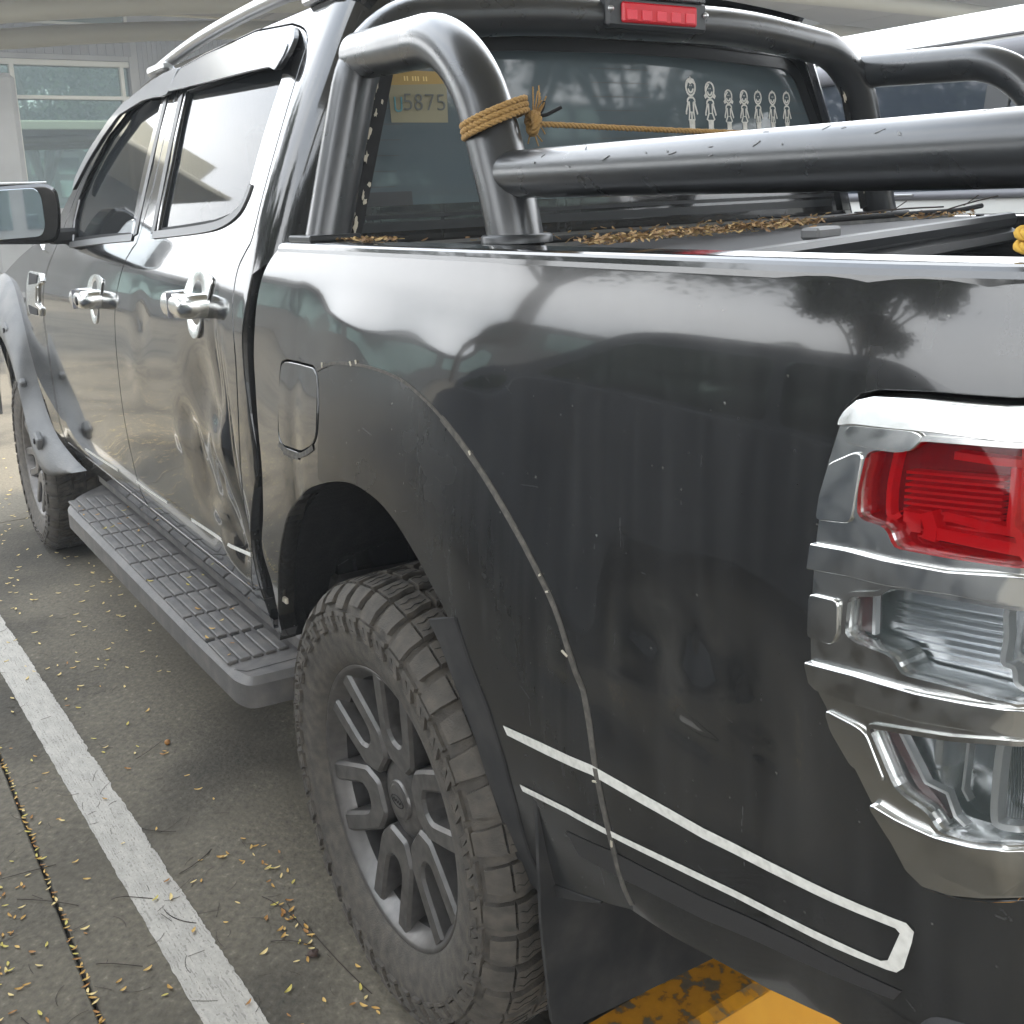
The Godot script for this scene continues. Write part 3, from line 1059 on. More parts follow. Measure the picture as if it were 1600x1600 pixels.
func grid(st: SurfaceTool, f: Callable, nu: int, nv: int):
	var P := []
	for i in nu + 1:
		var row := []
		for j in nv + 1:
			row.append(f.call(float(i) / nu, float(j) / nv))
		P.append(row)
	var N := []
	for i in nu + 1:
		var row := []
		for j in nv + 1:
			var du: Vector3 = P[min(i + 1, nu)][j] - P[max(i - 1, 0)][j]
			var dv: Vector3 = P[i][min(j + 1, nv)] - P[i][max(j - 1, 0)]
			row.append(du.cross(dv).normalized())
		N.append(row)
	for i in nu:
		for j in nv:
			quadn(st, [P[i][j], P[i + 1][j], P[i + 1][j + 1], P[i][j + 1]], [N[i][j], N[i + 1][j], N[i + 1][j + 1], N[i][j + 1]])

# ---------------------------------------------------------------- decals on the rear window
func wline(st: SurfaceTool, pts: Array, w: float):
	# a drawn line on the rear window; pts flat list of x, y
	var p := V(pts)
	var q := p.duplicate()
	strip(st, q, -w * .5, w * .5, Zr, -.0085, .0006)
	for e in [p[0], p[p.size() - 1]]:
		wdisc(st, e, w * .5)

func wdisc(st: SurfaceTool, c: Vector2, r: float, sy := 1.0):
	var n := 10
	var o := PackedVector2Array()
	for k in n:
		o.append(c + Vector2(cos(TAU * k / n) * r, sin(TAU * k / n) * r * sy))
	wfill(st, o)

func wfill(st: SurfaceTool, o: PackedVector2Array):
	var idx := Geometry2D.triangulate_polygon(o)
	for k in range(0, idx.size(), 3):
		var t := []
		for q in [o[idx[k]], o[idx[k + 1]], o[idx[k + 2]]]:
			t.append(sp(Zr, q, -.0083, -1.0))
		tri(st, t[0], t[1], t[2], Vector3(-1, 0, 0), Vector3(-1, 0, 0), Vector3(-1, 0, 0))

func stick_figure(st: SurfaceTool, x: float, y: float, h: float, kind: String):
	var w := h * .036
	var L := func(a: Array):
		var b := []
		for i in range(0, a.size(), 2):
			b.append(x + a[i] * h)
			b.append(y + a[i + 1] * h)
		wline(st, b, w)
	var head := []
	for k in 17:
		var a := TAU * k / 16
		head.append(.128 * sin(a) * (1.0 - .12 * (1.0 - cos(a)) * .5))
		head.append(.82 + .155 * cos(a))
	L.call(head)
	L.call([-.06, .78, -.035, .735, 0, .72, .035, .735, .06, .78])
	wdisc(st, Vector2(x - .02 * h, y + .85 * h), .010 * h, 1.7)
	wdisc(st, Vector2(x + .02 * h, y + .85 * h), .010 * h, 1.7)
	L.call([0, .665, 0, .63])
	# body, arms
	L.call([-.05, .63, .05, .63, .09, .59, .095, .55, .06, .53])
	L.call([-.05, .63, -.09, .59, -.095, .55, -.06, .53])
	L.call([-.055, .54, -.05, .36, .05, .36, .055, .54])
	L.call([.085, .53, .14, .36])
	L.call([-.085, .53, -.14, .36])
	wdisc(st, Vector2(x + .142 * h, y + .34 * h), .022 * h, 1.3)
	wdisc(st, Vector2(x - .142 * h, y + .34 * h), .022 * h, 1.3)
	if kind == "skirt":
		L.call([-.05, .36, -.105, .24, -.06, .215, .06, .215, .105, .24, .05, .36])
		L.call([-.10, .93, -.02, .93, -.09, .85, -.105, .80])
		L.call([-.10, .76, -.15, .70, -.13, .665, -.09, .70])
		L.call([.10, .76, .15, .70, .13, .665, .09, .70])
	else:
		L.call([-.05, .36, -.075, .22, .075, .22, .05, .36])
		L.call([0, .34, 0, .23])
		L.call([-.10, .90, -.06, .96, -.03, .94, 0, 1.0, .03, .95, .07, .96, .10, .89])
	for s in [-1.0, 1.0]:
		L.call([s * .055, .215, s * .05, .05])
		L.call([s * .015, .215, s * .018, .05])
		wdisc(st, Vector2(x + s * .065 * h, y + .03 * h), .05 * h, .6)
	if kind == "father":
		wfill(st, PackedVector2Array([Vector2(x - .12 * h, y + .84 * h), Vector2(x - .10 * h, y + .95 * h), Vector2(x, y + .995 * h), Vector2(x + .08 * h, y + .96 * h), Vector2(x + .115 * h, y + .86 * h), Vector2(x + .04 * h, y + .90 * h), Vector2(x, y + .87 * h), Vector2(x - .06 * h, y + .905 * h), Vector2(x - .10 * h, y + .82 * h)]))

func stickers(glass: Node):
	var xs := [.212, .274, .336, .390, .440, .493, .546]
	var hs := [.124, .117, .100, .100, .099, .099, .099]
	var kinds := ["father", "skirt", "skirt", "skirt", "boy", "boy", "boy"]
	var labels := ["tall boy figure sticker with filled hair", "woman figure sticker", "", "", "", "", ""]
	for k in 7:
		var st := S()
		stick_figure(st, xs[k], 1.514, hs[k], kinds[k])
		var o := put("figure_sticker", turned(st), M.decal, glass)
		if labels[k] != "":
			o.set_meta("label", labels[k])
	# the paper plate sticker behind the glass
	var st := S()
	panel(st, V([-.586, 1.634, -.452, 1.632, -.452, 1.606, -.586, 1.600]), [], Zr, -.0085, .05, 0.0)
	var o := put("paper_plate_sticker", turned(st), M.paper, glass)
	st = S()
	panel(st, V([-.578, 1.604, -.448, 1.609, -.452, 1.533, -.578, 1.533]), [], Zr, -.0078, .05, 0.0)
	put("sticker_panel", turned(st), M.paper_pale, o)
	var tm := TextMesh.new()
	var sf := SystemFont.new()
	sf.font_names = PackedStringArray(["Droid Sans Mono", "Droid Sans"])
	tm.font = sf
	tm.font_size = 32
	tm.pixel_size = .0013
	tm.depth = .0004
	tm.text = "5875"
	var t := mi("sticker_number", tm, M.ink, o)
	t.position = Vector3(-.504, 1.571, Zr(-.504, 1.571) - .0034)
	tm = TextMesh.new()
	tm.font = sf
	tm.font_size = 32
	tm.pixel_size = .0012
	tm.depth = .0004
	tm.text = "U"
	t = mi("sticker_letter", tm, M.cyan, o)
	t.position = Vector3(-.562, 1.566, Zr(-.562, 1.566) - .0034)
	st = S()
	for k in 9:
		if k == 2 or k == 6:
			continue
		strip(st, V([-.541 + k * .006, 1.622, -.541 + k * .006, 1.613]), -.0016, .0016, Zr, -.0074, .0004)
	put("sticker_heading", turned(st), mat(Color(0.86, 0.76, 0.52), 0.8), o)

func bed():
	# the zone the lost flare covered, below its glue line
	var glue := spline(V([-0.154,1.110,-0.113,1.123,-0.068,1.131,0.025,1.136,0.130,1.131,0.208,1.113,0.280,1.084,0.362,1.038,0.436,0.983,0.489,0.936,0.527,0.895,0.556,0.844,0.576,0.783,0.590,0.723,0.601,0.670,0.611,0.623,0.620,0.579,0.631,0.559]), 3)
	var zone := glue.duplicate()
	zone.append(Vector2(glue[glue.size() - 1].x, .2))
	zone.append(Vector2(.02, .2))
	zone.append(Vector2(.02, .90))
	zone.append(V([-0.110,0.918])[0])
	zone.append(V([-0.142,0.927])[0])
	zone.append(V([-0.135,1.003])[0])
	var outer := ccw(bed_outline)
	var lamp_hole := grow(lamp_outline, .007)
	var fuel_hole := grow(fuel_outline, .0065)
	var st := S()
	for p in Geometry2D.clip_polygons(outer, zone):
		if not Geometry2D.is_polygon_clockwise(p):
			panel(st, p, [lamp_hole, fuel_hole], Wb, 0.0, .022, 0.0)
	var side := put("bed_side", st, M.paint, truck)
	side.set_meta("label", "left bed side with creased dents behind the wheel")
	st = S()
	for p in Geometry2D.intersect_polygons(outer, zone):
		panel(st, p, [fuel_hole], Wb, 0.0, .022, 0.0)
	put("unfaded_flare_area", st, M.dull_paint, side)
	st = S()
	edge(st, outer, 1.0, Wb, 0.0, .03, .035, -1.0)
	edge(st, ccw(lamp_hole), -1.0, Wb, 0.0, .03, .05, -1.0)
	edge(st, ccw(fuel_hole), -1.0, Wb, 0.0, .02, .02, -1.0)
	put("folded_edges", st, M.paint, side)
	# glue strip left behind, torn along its length
	var r := RandomNumberGenerator.new()
	r.seed = 4
	st = S()
	var g := spline(glue, 3)
	var i := 0
	while i < g.size() - 2:
		var n := r.randi_range(6, 22)
		var j: int = min(i + n, g.size() - 1)
		var w := r.randf_range(.0036, .0046)
		if float(i) / g.size() < .25:
			w *= .55
		strip(st, g.slice(i, j + 1), -w + r.randf_range(-.0005, .0005), w, Wb, r.randf_range(.0012, .0018), .004)
		i = j if r.randf() < .93 else j + 1
	put("glue_strip", st, M.foam, side)
	st = S()
	for k in 9:
		var p: Vector2 = g[r.randi_range(3, g.size() - 4)] + Vector2(r.randf_range(-.006, .006), r.randf_range(-.006, .006))
		var a := r.randf_range(0, PI)
		var d := Vector2.from_angle(a) * r.randf_range(.002, .006)
		strip(st, PackedVector2Array([p - d, p + d * .2, p + d]), -.0008, .0012, Wb, .0032, .002)
	put("glue_crumbs", st, M.peel, side)
	# outlined decal
	st = S()
	panel(st, V([0.396,0.697,0.491,0.713,0.584,0.725,0.662,0.725,0.755,0.726,0.842,0.734,0.918,0.744,0.980,0.752,0.993,0.754,1.000,0.749,0.998,0.737,0.990,0.706,0.983,0.697,0.973,0.694,0.916,0.683,0.837,0.670,0.751,0.658,0.614,0.643,0.528,0.631,0.422,0.610,0.417,0.618,0.530,0.640,0.615,0.651,0.751,0.667,0.838,0.679,0.916,0.692,0.968,0.700,0.975,0.705,0.987,0.740,0.983,0.743,0.918,0.733,0.841,0.722,0.754,0.713,0.661,0.712,0.583,0.712,0.488,0.698,0.404,0.686]), [], Wb, .0015, .05, 0.0)
	put("outline_decal", st, M.decal, side)
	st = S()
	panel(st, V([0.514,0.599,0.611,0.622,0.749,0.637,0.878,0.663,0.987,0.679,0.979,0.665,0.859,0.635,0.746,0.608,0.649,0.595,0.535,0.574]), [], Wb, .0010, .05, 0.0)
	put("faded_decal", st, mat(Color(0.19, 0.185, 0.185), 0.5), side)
	# fuel flap and the torn lip under it
	st = S()
	panel(st, fuel_outline, [], func(z, y): return Wb(z, y) - .0015 + .004 * exp(-pow((y - 1.04) / .07, 2.0)), 0.0, .015, .02)
	put("fuel_flap", st, M.paint, side)
	st = S()
	panel(st, grow(fuel_outline, .03), [], Wb, -.018, .05, 0.0)
	put("fuel_recess", st, M.gap, side)
	st = S()
	strip(st, spline(V([-0.323,0.957,-0.298,0.951,-0.258,0.950,-0.220,0.955,-0.184,0.967,-0.155,0.981]), 4), -.006, .003, Wb, .002, .003)
	strip(st, spline(V([-0.299,0.945,-0.259,0.944,-0.227,0.948]), 4), -.004, .001, Wb, .0025, .003)
	put("torn_lip", st, M.foam, side)
	# rail cap along the top
	for s in [-1.0, 1.0]:
		var drop: float = 0.0 if s < 0 else -.022
		st = S()
		var prof := V([.851, 1.300, .851, 1.306, .848, 1.3115, .842, 1.3145, .832, 1.316, .76, 1.316, .755, 1.313, .755, 1.24, .72, 1.23, .72, .86])
		for k in prof.size() - 1:
			var a := prof[k]
			var b := prof[k + 1]
			var d := (b - a).normalized()
			var nn := Vector3(s * d.y * -1.0, d.x, 0) if false else Vector3(-s * d.y, absf(d.x), 0)
			if k < 5:
				nn = Vector3(s * (5.0 - k) / 5.0, .15 + k / 5.0, 0).normalized()
			for q in 15:
				var z0 := lerpf(-.378, 1.12, q / 15.0)
				var z1 := lerpf(-.378, 1.12, (q + 1) / 15.0)
				var x0: float = a.x - (.5 * pow(maxf(z0 - .85, 0), 2) if k < 5 else 0.0)
				var x1: float = a.x - (.5 * pow(maxf(z1 - .85, 0), 2) if k < 5 else 0.0)
				var y0: float = b.x - (.5 * pow(maxf(z0 - .85, 0), 2) if k < 5 else 0.0)
				var y1: float = b.x - (.5 * pow(maxf(z1 - .85, 0), 2) if k < 5 else 0.0)
				quad(st, Vector3(s * x0, a.y + drop, z0), Vector3(s * x1, a.y + drop, z1), Vector3(s * y1, b.y + drop, z1), Vector3(s * y0, b.y + drop, z0), nn)
		put("bed_rail", st, M.paint, truck)
	# right side of the bed
	dents_on = false
	st = S()
	panel(st, PackedVector2Array([Vector2(-.378, 1.28), Vector2(-.40, .55), Vector2(-.34, .75), Vector2(-.25, .88), Vector2(-.10, .94), Vector2(.08, .95), Vector2(.25, .86), Vector2(.38, .72), Vector2(.48, .56), Vector2(1.12, .60), Vector2(1.12, 1.28)]), [], Wb, -.012, .06, .02, 1.0)
	put("bed_side", st, M.paint, truck)
	dents_on = true
	# floor, bulkhead, tailgate
	st = S()
	box(st, Vector3(1.44, .03, 1.46), at(Vector3(0, .85, .36)), .005)
	for k in 9:
		box(st, Vector3(.09, .012, 1.44), at(Vector3(-.60 + k * .15, .872, .36)), .004)
	put("bed_floor", st, M.black, truck)
	st = S()
	box(st, Vector3(1.50, .46, .03), at(Vector3(0, 1.07, -.36)), .005)
	put("bed_front_wall", st, M.black, truck)
	st = S()
	box(st, Vector3(1.50, .52, .05), at(Vector3(0, 1.04, 1.10)), .012)
	put("tailgate", st, M.paint, truck)
	# wheel well: liner over the wheel and a dark inner wall
	for s in [-1.0, 1.0]:
		st = S()
		for k in arch_rear.size() - 26:
			var a := arch_rear[k]
			var b := arch_rear[k + 1]
			var wa := Wb(a.x, a.y) - .02
			var wb := Wb(b.x, b.y) - .02
			quad(st, Vector3(s * wa, a.y, a.x), Vector3(s * wb, b.y, b.x), Vector3(s * .5, b.y, b.x), Vector3(s * .5, a.y, a.x))
		box(st, Vector3(.02, .80, 1.3), at(Vector3(s * .50, .70, .05)), .002)
		put("wheel_liner", st, M.liner, truck)
	# chassis, axle
	st = S()
	box(st, Vector3(.10, .14, 4.6), at(Vector3(-.40, .58, -1.3)), .01)
	box(st, Vector3(.10, .14, 4.6), at(Vector3(.40, .58, -1.3)), .01)
	box(st, Vector3(1.5, .06, 2.5), at(Vector3(0, .52, -1.6)), .01)
	tube(st, PackedVector3Array([Vector3(-.75, .383, 0), Vector3(.75, .383, 0)]), .05, 12)
	tube(st, PackedVector3Array([Vector3(-.75, .383, -3.22), Vector3(.75, .383, -3.22)]), .05, 12)
	box(st, Vector3(.60, .22, 1.1), at(Vector3(.05, .40, -1.5)), .05)  # this box and the next are added to block light under the truck
	box(st, Vector3(.40, .16, 1.3), at(Vector3(.62, .42, -1.5)), .04)
	put("chassis", st, M.gap, truck)
	# mud flap behind the left rear wheel
	st = S()
	var fp := V([-0.885,0.432,-0.874,0.268,-0.851,0.230,-0.828,0.243,-0.576,0.225,-0.536,0.222])
	fp.append(Vector2(-.55, .62))
	fp.append(Vector2(-.885, .62))
	extrude(st, soften(fp, .012, 3), .446, .453, .001, Transform3D.IDENTITY, true)
	put("mud_flap", st, M.flap, truck)
	# inner arch edge trim behind the wheel
	st = S()
	panel(st, V([0.297,0.818,0.324,0.762,0.361,0.704,0.384,0.639,0.394,0.576,0.400,0.501,0.416,0.472,0.450,0.475,0.506,0.497,0.566,0.522,0.502,0.485,0.452,0.458,0.403,0.432,0.357,0.439,0.347,0.514,0.332,0.575,0.313,0.644,0.281,0.706,0.247,0.763,0.220,0.790]), [], Wb, .003, .03, .010)
	put("arch_trim", st, M.flap, truck)
	# rear bumper end
	st = S()
	var bp := soften(V([.985, .585, .995, .650, 1.012, .675, 1.10, .690, 1.26, .690, 1.27, .60, 1.27, .45, 1.02, .45]), .02, 3)
	var q := PackedVector2Array()
	for p in bp:
		q.append(p)
	extrude(st, q, -.865, .865, .012, Transform3D(Basis(Vector3.UP, -PI / 2), Vector3.ZERO), true)
	put("rear_bumper", st, M.plastic, truck)

# ---------------------------------------------------------------- the chrome trimmed tail lamp
func tail_lamp():
	var lamp := Node3D.new()
	lamp.name = "tail_lamp"
	truck.add_child(lamp, true)
	var E := 1.105
	var red := soften(V([0.995,1.184,1.058,1.188]), .001, 1)
	red = V([0.995,1.183,1.026,1.185,1.058,1.187])
	red.append(Vector2(E, red[2].y + .004))
	red.append_array(PackedVector2Array([Vector2(E, V([1.067,1.096])[0].y + .004)]))
	red.append_array(V([1.067,1.096,1.025,1.093,0.977,1.091,0.970,1.104,0.965,1.107,0.949,1.108,0.942,1.113,0.941,1.134,0.946,1.165,0.954,1.170,0.979,1.171,0.988,1.181]))
	red = soften(red, .006, 2)
	var mid := V([0.939,1.042,0.968,1.050,0.977,1.060,1.027,1.063,1.069,1.066])
	mid.append(Vector2(E, mid[4].y + .004))
	mid.append(Vector2(E, V([1.074,0.991])[0].y + .004))
	mid.append_array(V([1.074,0.991,1.032,0.990,0.990,0.987,0.981,1.000,0.946,1.002,0.937,1.007]))
	mid = soften(mid, .006, 2)
	var low := V([0.962,0.932,0.981,0.936,1.034,0.947,1.076,0.959])
	low.append(Vector2(E, low[3].y + .004))
	low.append(Vector2(E, V([1.080,0.874])[0].y + .004))
	low.append_array(V([1.080,0.874,1.052,0.864,1.025,0.861,1.017,0.874,0.999,0.879,0.987,0.885]))
	low = soften(low, .006, 2)
	var off_ := dents_on
	dents_on = false
	var W2 := func(z, y): return Wb(z, y)
	var st := S()
	panel(st, lamp_outline, [red, mid, low], W2, .008, .02, .035)
	put("chrome_trim", st, M.chrome, lamp)
	# raised steps of the trim
	st = S()
	var cap := V([0.920,1.184,0.923,1.195,0.931,1.203,0.945,1.208,0.987,1.211,1.027,1.212,1.052,1.213])
	cap.append(Vector2(E, cap[6].y + .006))
	cap.append(Vector2(E, V([1.055,1.191])[0].y + .004))
	cap.append_array(V([1.055,1.191,1.005,1.191,0.963,1.189,0.931,1.188]))
	panel(st, soften(cap, .008, 2), [], func(z, y): return Wb(z, y) + .012 - .25 * maxf(0, y - 1.185), .004, .012, .012)
	var a1 := V([0.903,1.078,0.938,1.081,0.973,1.081,1.025,1.084,1.067,1.091])
	a1.append(Vector2(E, a1[4].y + .003))
	a1.append(Vector2(E, V([1.069,1.070])[0].y + .003))
	a1.append_array(V([1.069,1.070,1.027,1.068,0.974,1.062,0.939,1.061,0.901,1.057]))
	panel(st, a1, [], W2, .016, .02, .012)
	var a2 := V([0.903,0.970,0.950,0.975,1.007,0.978,1.052,0.984,1.075,0.988])
	a2.append(Vector2(E, a2[4].y + .003))
	a2.append(Vector2(E, V([1.076,0.968])[0].y + .003))
	a2.append_array(V([1.076,0.968,1.053,0.964,1.008,0.956,0.951,0.951,0.915,0.950,0.908,0.954]))
	panel(st, a2, [], W2, .017, .02, .012)
	var a3 := V([0.967,0.863,0.994,0.858,1.027,0.857,1.057,0.863,1.080,0.871])
	a3.append(Vector2(E, a3[4].y + .003))
	a3.append(Vector2(E, V([1.082,0.831])[0].y + .003))
	a3.append_array(V([1.082,0.831,1.058,0.818,1.034,0.809,1.013,0.806,0.999,0.814,0.984,0.835]))
	panel(st, soften(a3, .006, 2), [], func(z, y): return Wb(z, y) - .20 * maxf(0, .86 - y), .016, .02, .014)
	panel(st, soften(V([0.914,1.150,0.937,1.163,0.944,1.163,0.939,1.112,0.936,1.105,0.905,1.101,0.907,1.122]), .004, 2), [], W2, .013, .02, .008)
	panel(st, soften(V([0.902,1.032,0.930,1.034,0.931,1.006,0.926,0.995,0.902,0.994]), .004, 2), [], W2, .013, .02, .008)
	panel(st, soften(V([0.922,0.931,0.953,0.928,0.961,0.925,0.979,0.888,0.949,0.890,0.928,0.915]), .004, 2), [], W2, .013, .02, .008)
	panel(st, soften(V([0.929,1.185,0.985,1.188,0.994,1.185,0.984,1.173,0.951,1.170,0.933,1.171,0.924,1.172]), .004, 2), [], W2, .012, .02, .006)
	put("trim_steps", st, M.chrome, lamp)
	# thick bright edges round the windows
	st = S()
	for h in [red, mid, low]:
		var ring := ccw(h)
		ring.append(ring[0])
		strip(st, ring, -.003, .0012, W2, .011, .02)
	put("window_edge", st, M.chrome, lamp)
	# back of the lamp
	st = S()
	panel(st, shrink(ccw(lamp_outline), .01), [], W2, -.062, .05, 0.0)
	put("lamp_bowl", st, M.black, lamp)
	st = S()
	panel(st, grow(red, .005), [], W2, -.040, .05, 0.0)
	put("red_reflector", st, M.red_dark, lamp)
	# ribs and light guides under the red lens
	st = S()
	for k in 11:
		var v0 := 742.0 + k * 10.0
		var l := PackedVector2Array()
		for u in 4:
			l.append(Vector2(.962 + u * .026, 1.146 - k * .0052 + u * .0022))
		strip(st, l, -.0009, .0012, W2, -.022, .012)
	put("red_ribs", st, M.red_inner, lamp)
	st = S()
	var gl := V([0.959,1.168,0.955,1.137,0.956,1.112,0.962,1.110,0.966,1.114])
	strip(st, spline(gl, 4), -.0022, .0022, W2, -.012, .01)
	strip(st, V([1.006,1.169,1.032,1.169,1.057,1.170]), -.0035, .0025, W2, -.012, .012)
	strip(st, V([0.969,1.114,0.984,1.114]), -.006, .003, W2, -.012, .012)
	strip(st, V([0.963,1.103,0.982,1.104]), -.004, .003, W2, -.016, .012)
	strip(st, V([0.988,1.119,0.993,1.107,0.992,1.097]), -.006, .005, W2, -.012, .012)
	strip(st, V([1.000,1.118,1.032,1.116,1.060,1.115]), -.0035, .0035, W2, -.016, .012)
	strip(st, V([0.998,1.104,1.033,1.104,1.061,1.104]), -.0050, .0045, W2, -.012, .012)
	strip(st, spline(V([1.053,1.166,1.054,1.140,1.054,1.122,1.060,1.116,1.064,1.103,1.068,1.098]), 4), -.003, .003, W2, -.010, .012)
	strip(st, V([1.057,1.184,1.059,1.155,1.062,1.126]), -.003, .006, W2, -.014, .012)
	put("red_light_guides", st, M.red_inner, lamp)
	st = S()
	panel(st, grow(red, .003), [], W2, .003, .03, 0.0)
	put("red_lens", st, M.red_lens, lamp)
	# reversing lamp
	st = S()
	panel(st, grow(mid, .005), [], func(z, y): return Wb(z, y) - .030 - .10 * (y - .97), 0.0, .03, 0.0)
	for k in 14:
		var yy := 1.035 - k * .0062
		strip(st, PackedVector2Array([Vector2(.955, yy - .004), Vector2(1.0, yy), Vector2(1.05, yy + .004)]), -.0004, .0004, W2, -.030, .004)
	put("clear_reflector", st, M.bowl, lamp)
	st = S()
	strip(st, V([0.944,1.041,0.945,1.006]), -.006, .004, W2, -.010, .012)
	strip(st, V([0.972,1.055,1.027,1.060,1.067,1.063]), -.002, .006, W2, -.016, .012)
	put("dark_red_band", st, M.red_dark, lamp)
	st = S()
	strip(st, V([0.951,1.043,0.952,1.006]), -.0015, .0015, W2, -.008, .006)
	strip(st, spline(V([1.069,1.066,1.058,1.057,1.059,1.035,1.058,1.015,1.066,1.012,1.069,1.000,1.078,0.997]), 4), -.002, .002, W2, -.008, .010)
	strip(st, V([0.981,1.000,0.990,0.990]), -.006, -.002, W2, .002, .012)
	put("light_guide", st, M.silver, lamp)
	st = S()
	panel(st, grow(mid, .003), [], W2, .002, .03, 0.0)
	put("clear_lens", st, M.clear, lamp)
	# indicator
	st = S()
	panel(st, grow(low, .005), [], func(z, y): return Wb(z, y) - .022 - .020 * smoothstep(0.0, .012, z - 1.005) - .12 * absf(y - .90), 0.0, .008, 0.0)
	for k in 26:
		var zz := 1.052 + k * .0020
		strip(st, PackedVector2Array([Vector2(zz, .85), Vector2(zz + .002, .90), Vector2(zz, .945)]), -.0004, .0004, W2, -.030, .004)
	put("clear_reflector", st, M.bowl, lamp)
	st = S()
	strip(st, V([0.971,0.932,0.999,0.889,1.015,0.875,1.024,0.860]), -.006, .003, W2, -.008, .012)
	put("dark_red_band", st, M.red_dark, lamp)
	st = S()
	strip(st, V([0.978,0.932,1.004,0.891,1.022,0.889,1.029,0.871,1.037,0.866]), -.0015, .0018, W2, -.006, .008)
	strip(st, V([1.043,0.958,1.035,0.939,1.032,0.895,1.037,0.887]), -.001, .0012, W2, -.010, .008)
	strip(st, spline(V([1.085,0.967,1.069,0.960,1.063,0.950,1.061,0.930,1.060,0.890,1.064,0.879,1.084,0.884]), 5), -.0028, .0028, W2, -.004, .012)
	put("light_guide", st, M.silver, lamp)
	st = S()
	panel(st, grow(low, .003), [], W2, .002, .03, 0.0)
	put("clear_lens", st, M.clear, lamp)
	dents_on = off_

# ---------------------------------------------------------------- sports bar
func sports_bar():
	var bar := Node3D.new()
	bar.name = "sports_bar"
	truck.add_child(bar, true)
	var st := S()
	var p := fillet([Vector3(-.785, 1.30, -.315), Vector3(-.675, 1.705, -.315), Vector3(-.28, 1.735, -.315), Vector3(.28, 1.735, -.315), Vector3(.655, 1.690, -.315), Vector3(.785, 1.285, -.315)], [.13, .1, .1, .13], 10)
	tube(st, p, .042, 24, true, Vector2(1.0, .95), Vector3(0, 0, 1))
	put("hoop", st, M.bar, bar)
	# left side tube, its rear leg, the long rail, and the right one
	for s in [-1.0, 1.0]:
		var dy: float = 0.0 if s < 0 else .012
		st = S()
		p = fillet([Vector3(s * .690, 1.640 + dy, -.315), Vector3(s * .722, 1.620 + dy, .105), Vector3(s * .72, 1.36, .200), Vector3(s * .72, 1.308, .212)], [.14, .03], 12)
		tube(st, p, .0408, 30)
		put("side_hoop", st, M.bar, bar)
		st = S()
		p = fillet([Vector3(s * .72, 1.412, .19), Vector3(s * .722, 1.403, 1.075), Vector3(s * .722, 1.30, 1.09)], [.06], 8)
		tube(st, p, .0332, 28)
		put("side_rail", st, M.bar, bar)
		st = S()
		lathe(st, V([.0001, .012, .049, .012, .052, .009, .052, 0]), Vector3.ZERO, 28)
		var base := put("bar_foot", st, M.trim, bar)
		base.rotation = Vector3(0, 0, PI / 2)
		base.position = Vector3(s * .72, 1.3165 - (0.0 if s < 0 else .022), .212)
		st = S()
		box(st, Vector3(.10, .012, .10), at(Vector3(s * .785, 1.322 - (0.0 if s < 0 else .022), -.315)), .003)
		put("bar_foot", st, M.trim, bar)
		# flat plate inside the front leg with torn adhesive
		st = S()
		var q0 := Vector3(s * .745, 1.32, -.322)
		var q1 := Vector3(s * .645, 1.655, -.322)
		var d := (q1 - q0).normalized()
		var sx := Vector3(-s * d.y, s * d.x, 0) * (1.0 if s < 0 else 1.0)
		sx = Vector3(-s, 0, 0)
		box(st, Vector3(.045, q0.distance_to(q1), .006), Transform3D(Basis(Vector3(0, 0, 1), (atan2(-d.x, d.y))), (q0 + q1) * .5 + sx * .012), .001)
		var plate := put("leg_plate", st, M.black, bar)
		st = S()
		var r := RandomNumberGenerator.new()
		r.seed = 15 + int(s)
		for k in 15:
			var t := (k + r.randf_range(.1, .9)) / 15.0
			var c: Vector3 = q0.lerp(q1, t) + sx * r.randf_range(.002, .030) + Vector3(0, 0, .0034)
			var o := PackedVector2Array()
			var big := r.randf() < .45
			var hh := r.randf_range(.010, .022) * (1.0 if big else .45)
			var ww := r.randf_range(.003, .0065) * (1.0 if big else .6)
			for a in 13:
				var an := TAU * a / 13
				var k2 := r.randf_range(.45, 1.25)
				o.append(Vector2(cos(an) * ww * k2, sin(an) * hh * k2))
			extrude(st, o, 0.0, .0008, .0002, Transform3D(Basis(Vector3(0, 0, 1), atan2(-d.x, d.y) + r.randf_range(-.2, .2)), c))
		put("torn_adhesive", st, M.peel, plate)
	# scuffs on the bars
	st = S()
	var r2 := RandomNumberGenerator.new()
	r2.seed = 77
	for k in 26:
		var z := r2.randf_range(.3, 1.0)
		var an := r2.randf_range(.15, 1.35)
		var c := Vector3(-.722 - cos(an) * .0333, 1.4105 - .0084 * (z - .19) + sin(an) * .0333, z)
		var nrm := Vector3(-cos(an), sin(an), 0)
		var tz := Vector3(0, 0, 1)
		var o := PackedVector2Array()
		var ww := r2.randf_range(.0015, .007)
		var hh := r2.randf_range(.0006, .0018)
		for a in 9:
			var f := r2.randf_range(.35, 1.25)
			o.append(Vector2(cos(TAU * a / 9) * ww * f, sin(TAU * a / 9) * hh * f))
		extrude(st, o, -.0008, .0001, 0.0, Transform3D(Basis(nrm, r2.randf_range(-.9, .9)) * Basis(tz, nrm.cross(tz), nrm), c))
	put("paint_chips", st, mat(Color(0.46, 0.465, 0.465), 0.6), bar)
	# brake lamp set into the hoop
	var bl := Node3D.new()
	bl.name = "high_brake_lamp"
	bar.add_child(bl, true)
	st = S()
	box(st, Vector3(.275, .062, .03), at(Vector3(-.022, 1.740, -.278)), .012)
	put("lamp_surround", st, M.trim, bl)
	st = S()
	box(st, Vector3(.205, .040, .016), at(Vector3(-.022, 1.739, -.264)), .006)
	put("brake_lens", st, M.red_brake, bl)
	st = S()
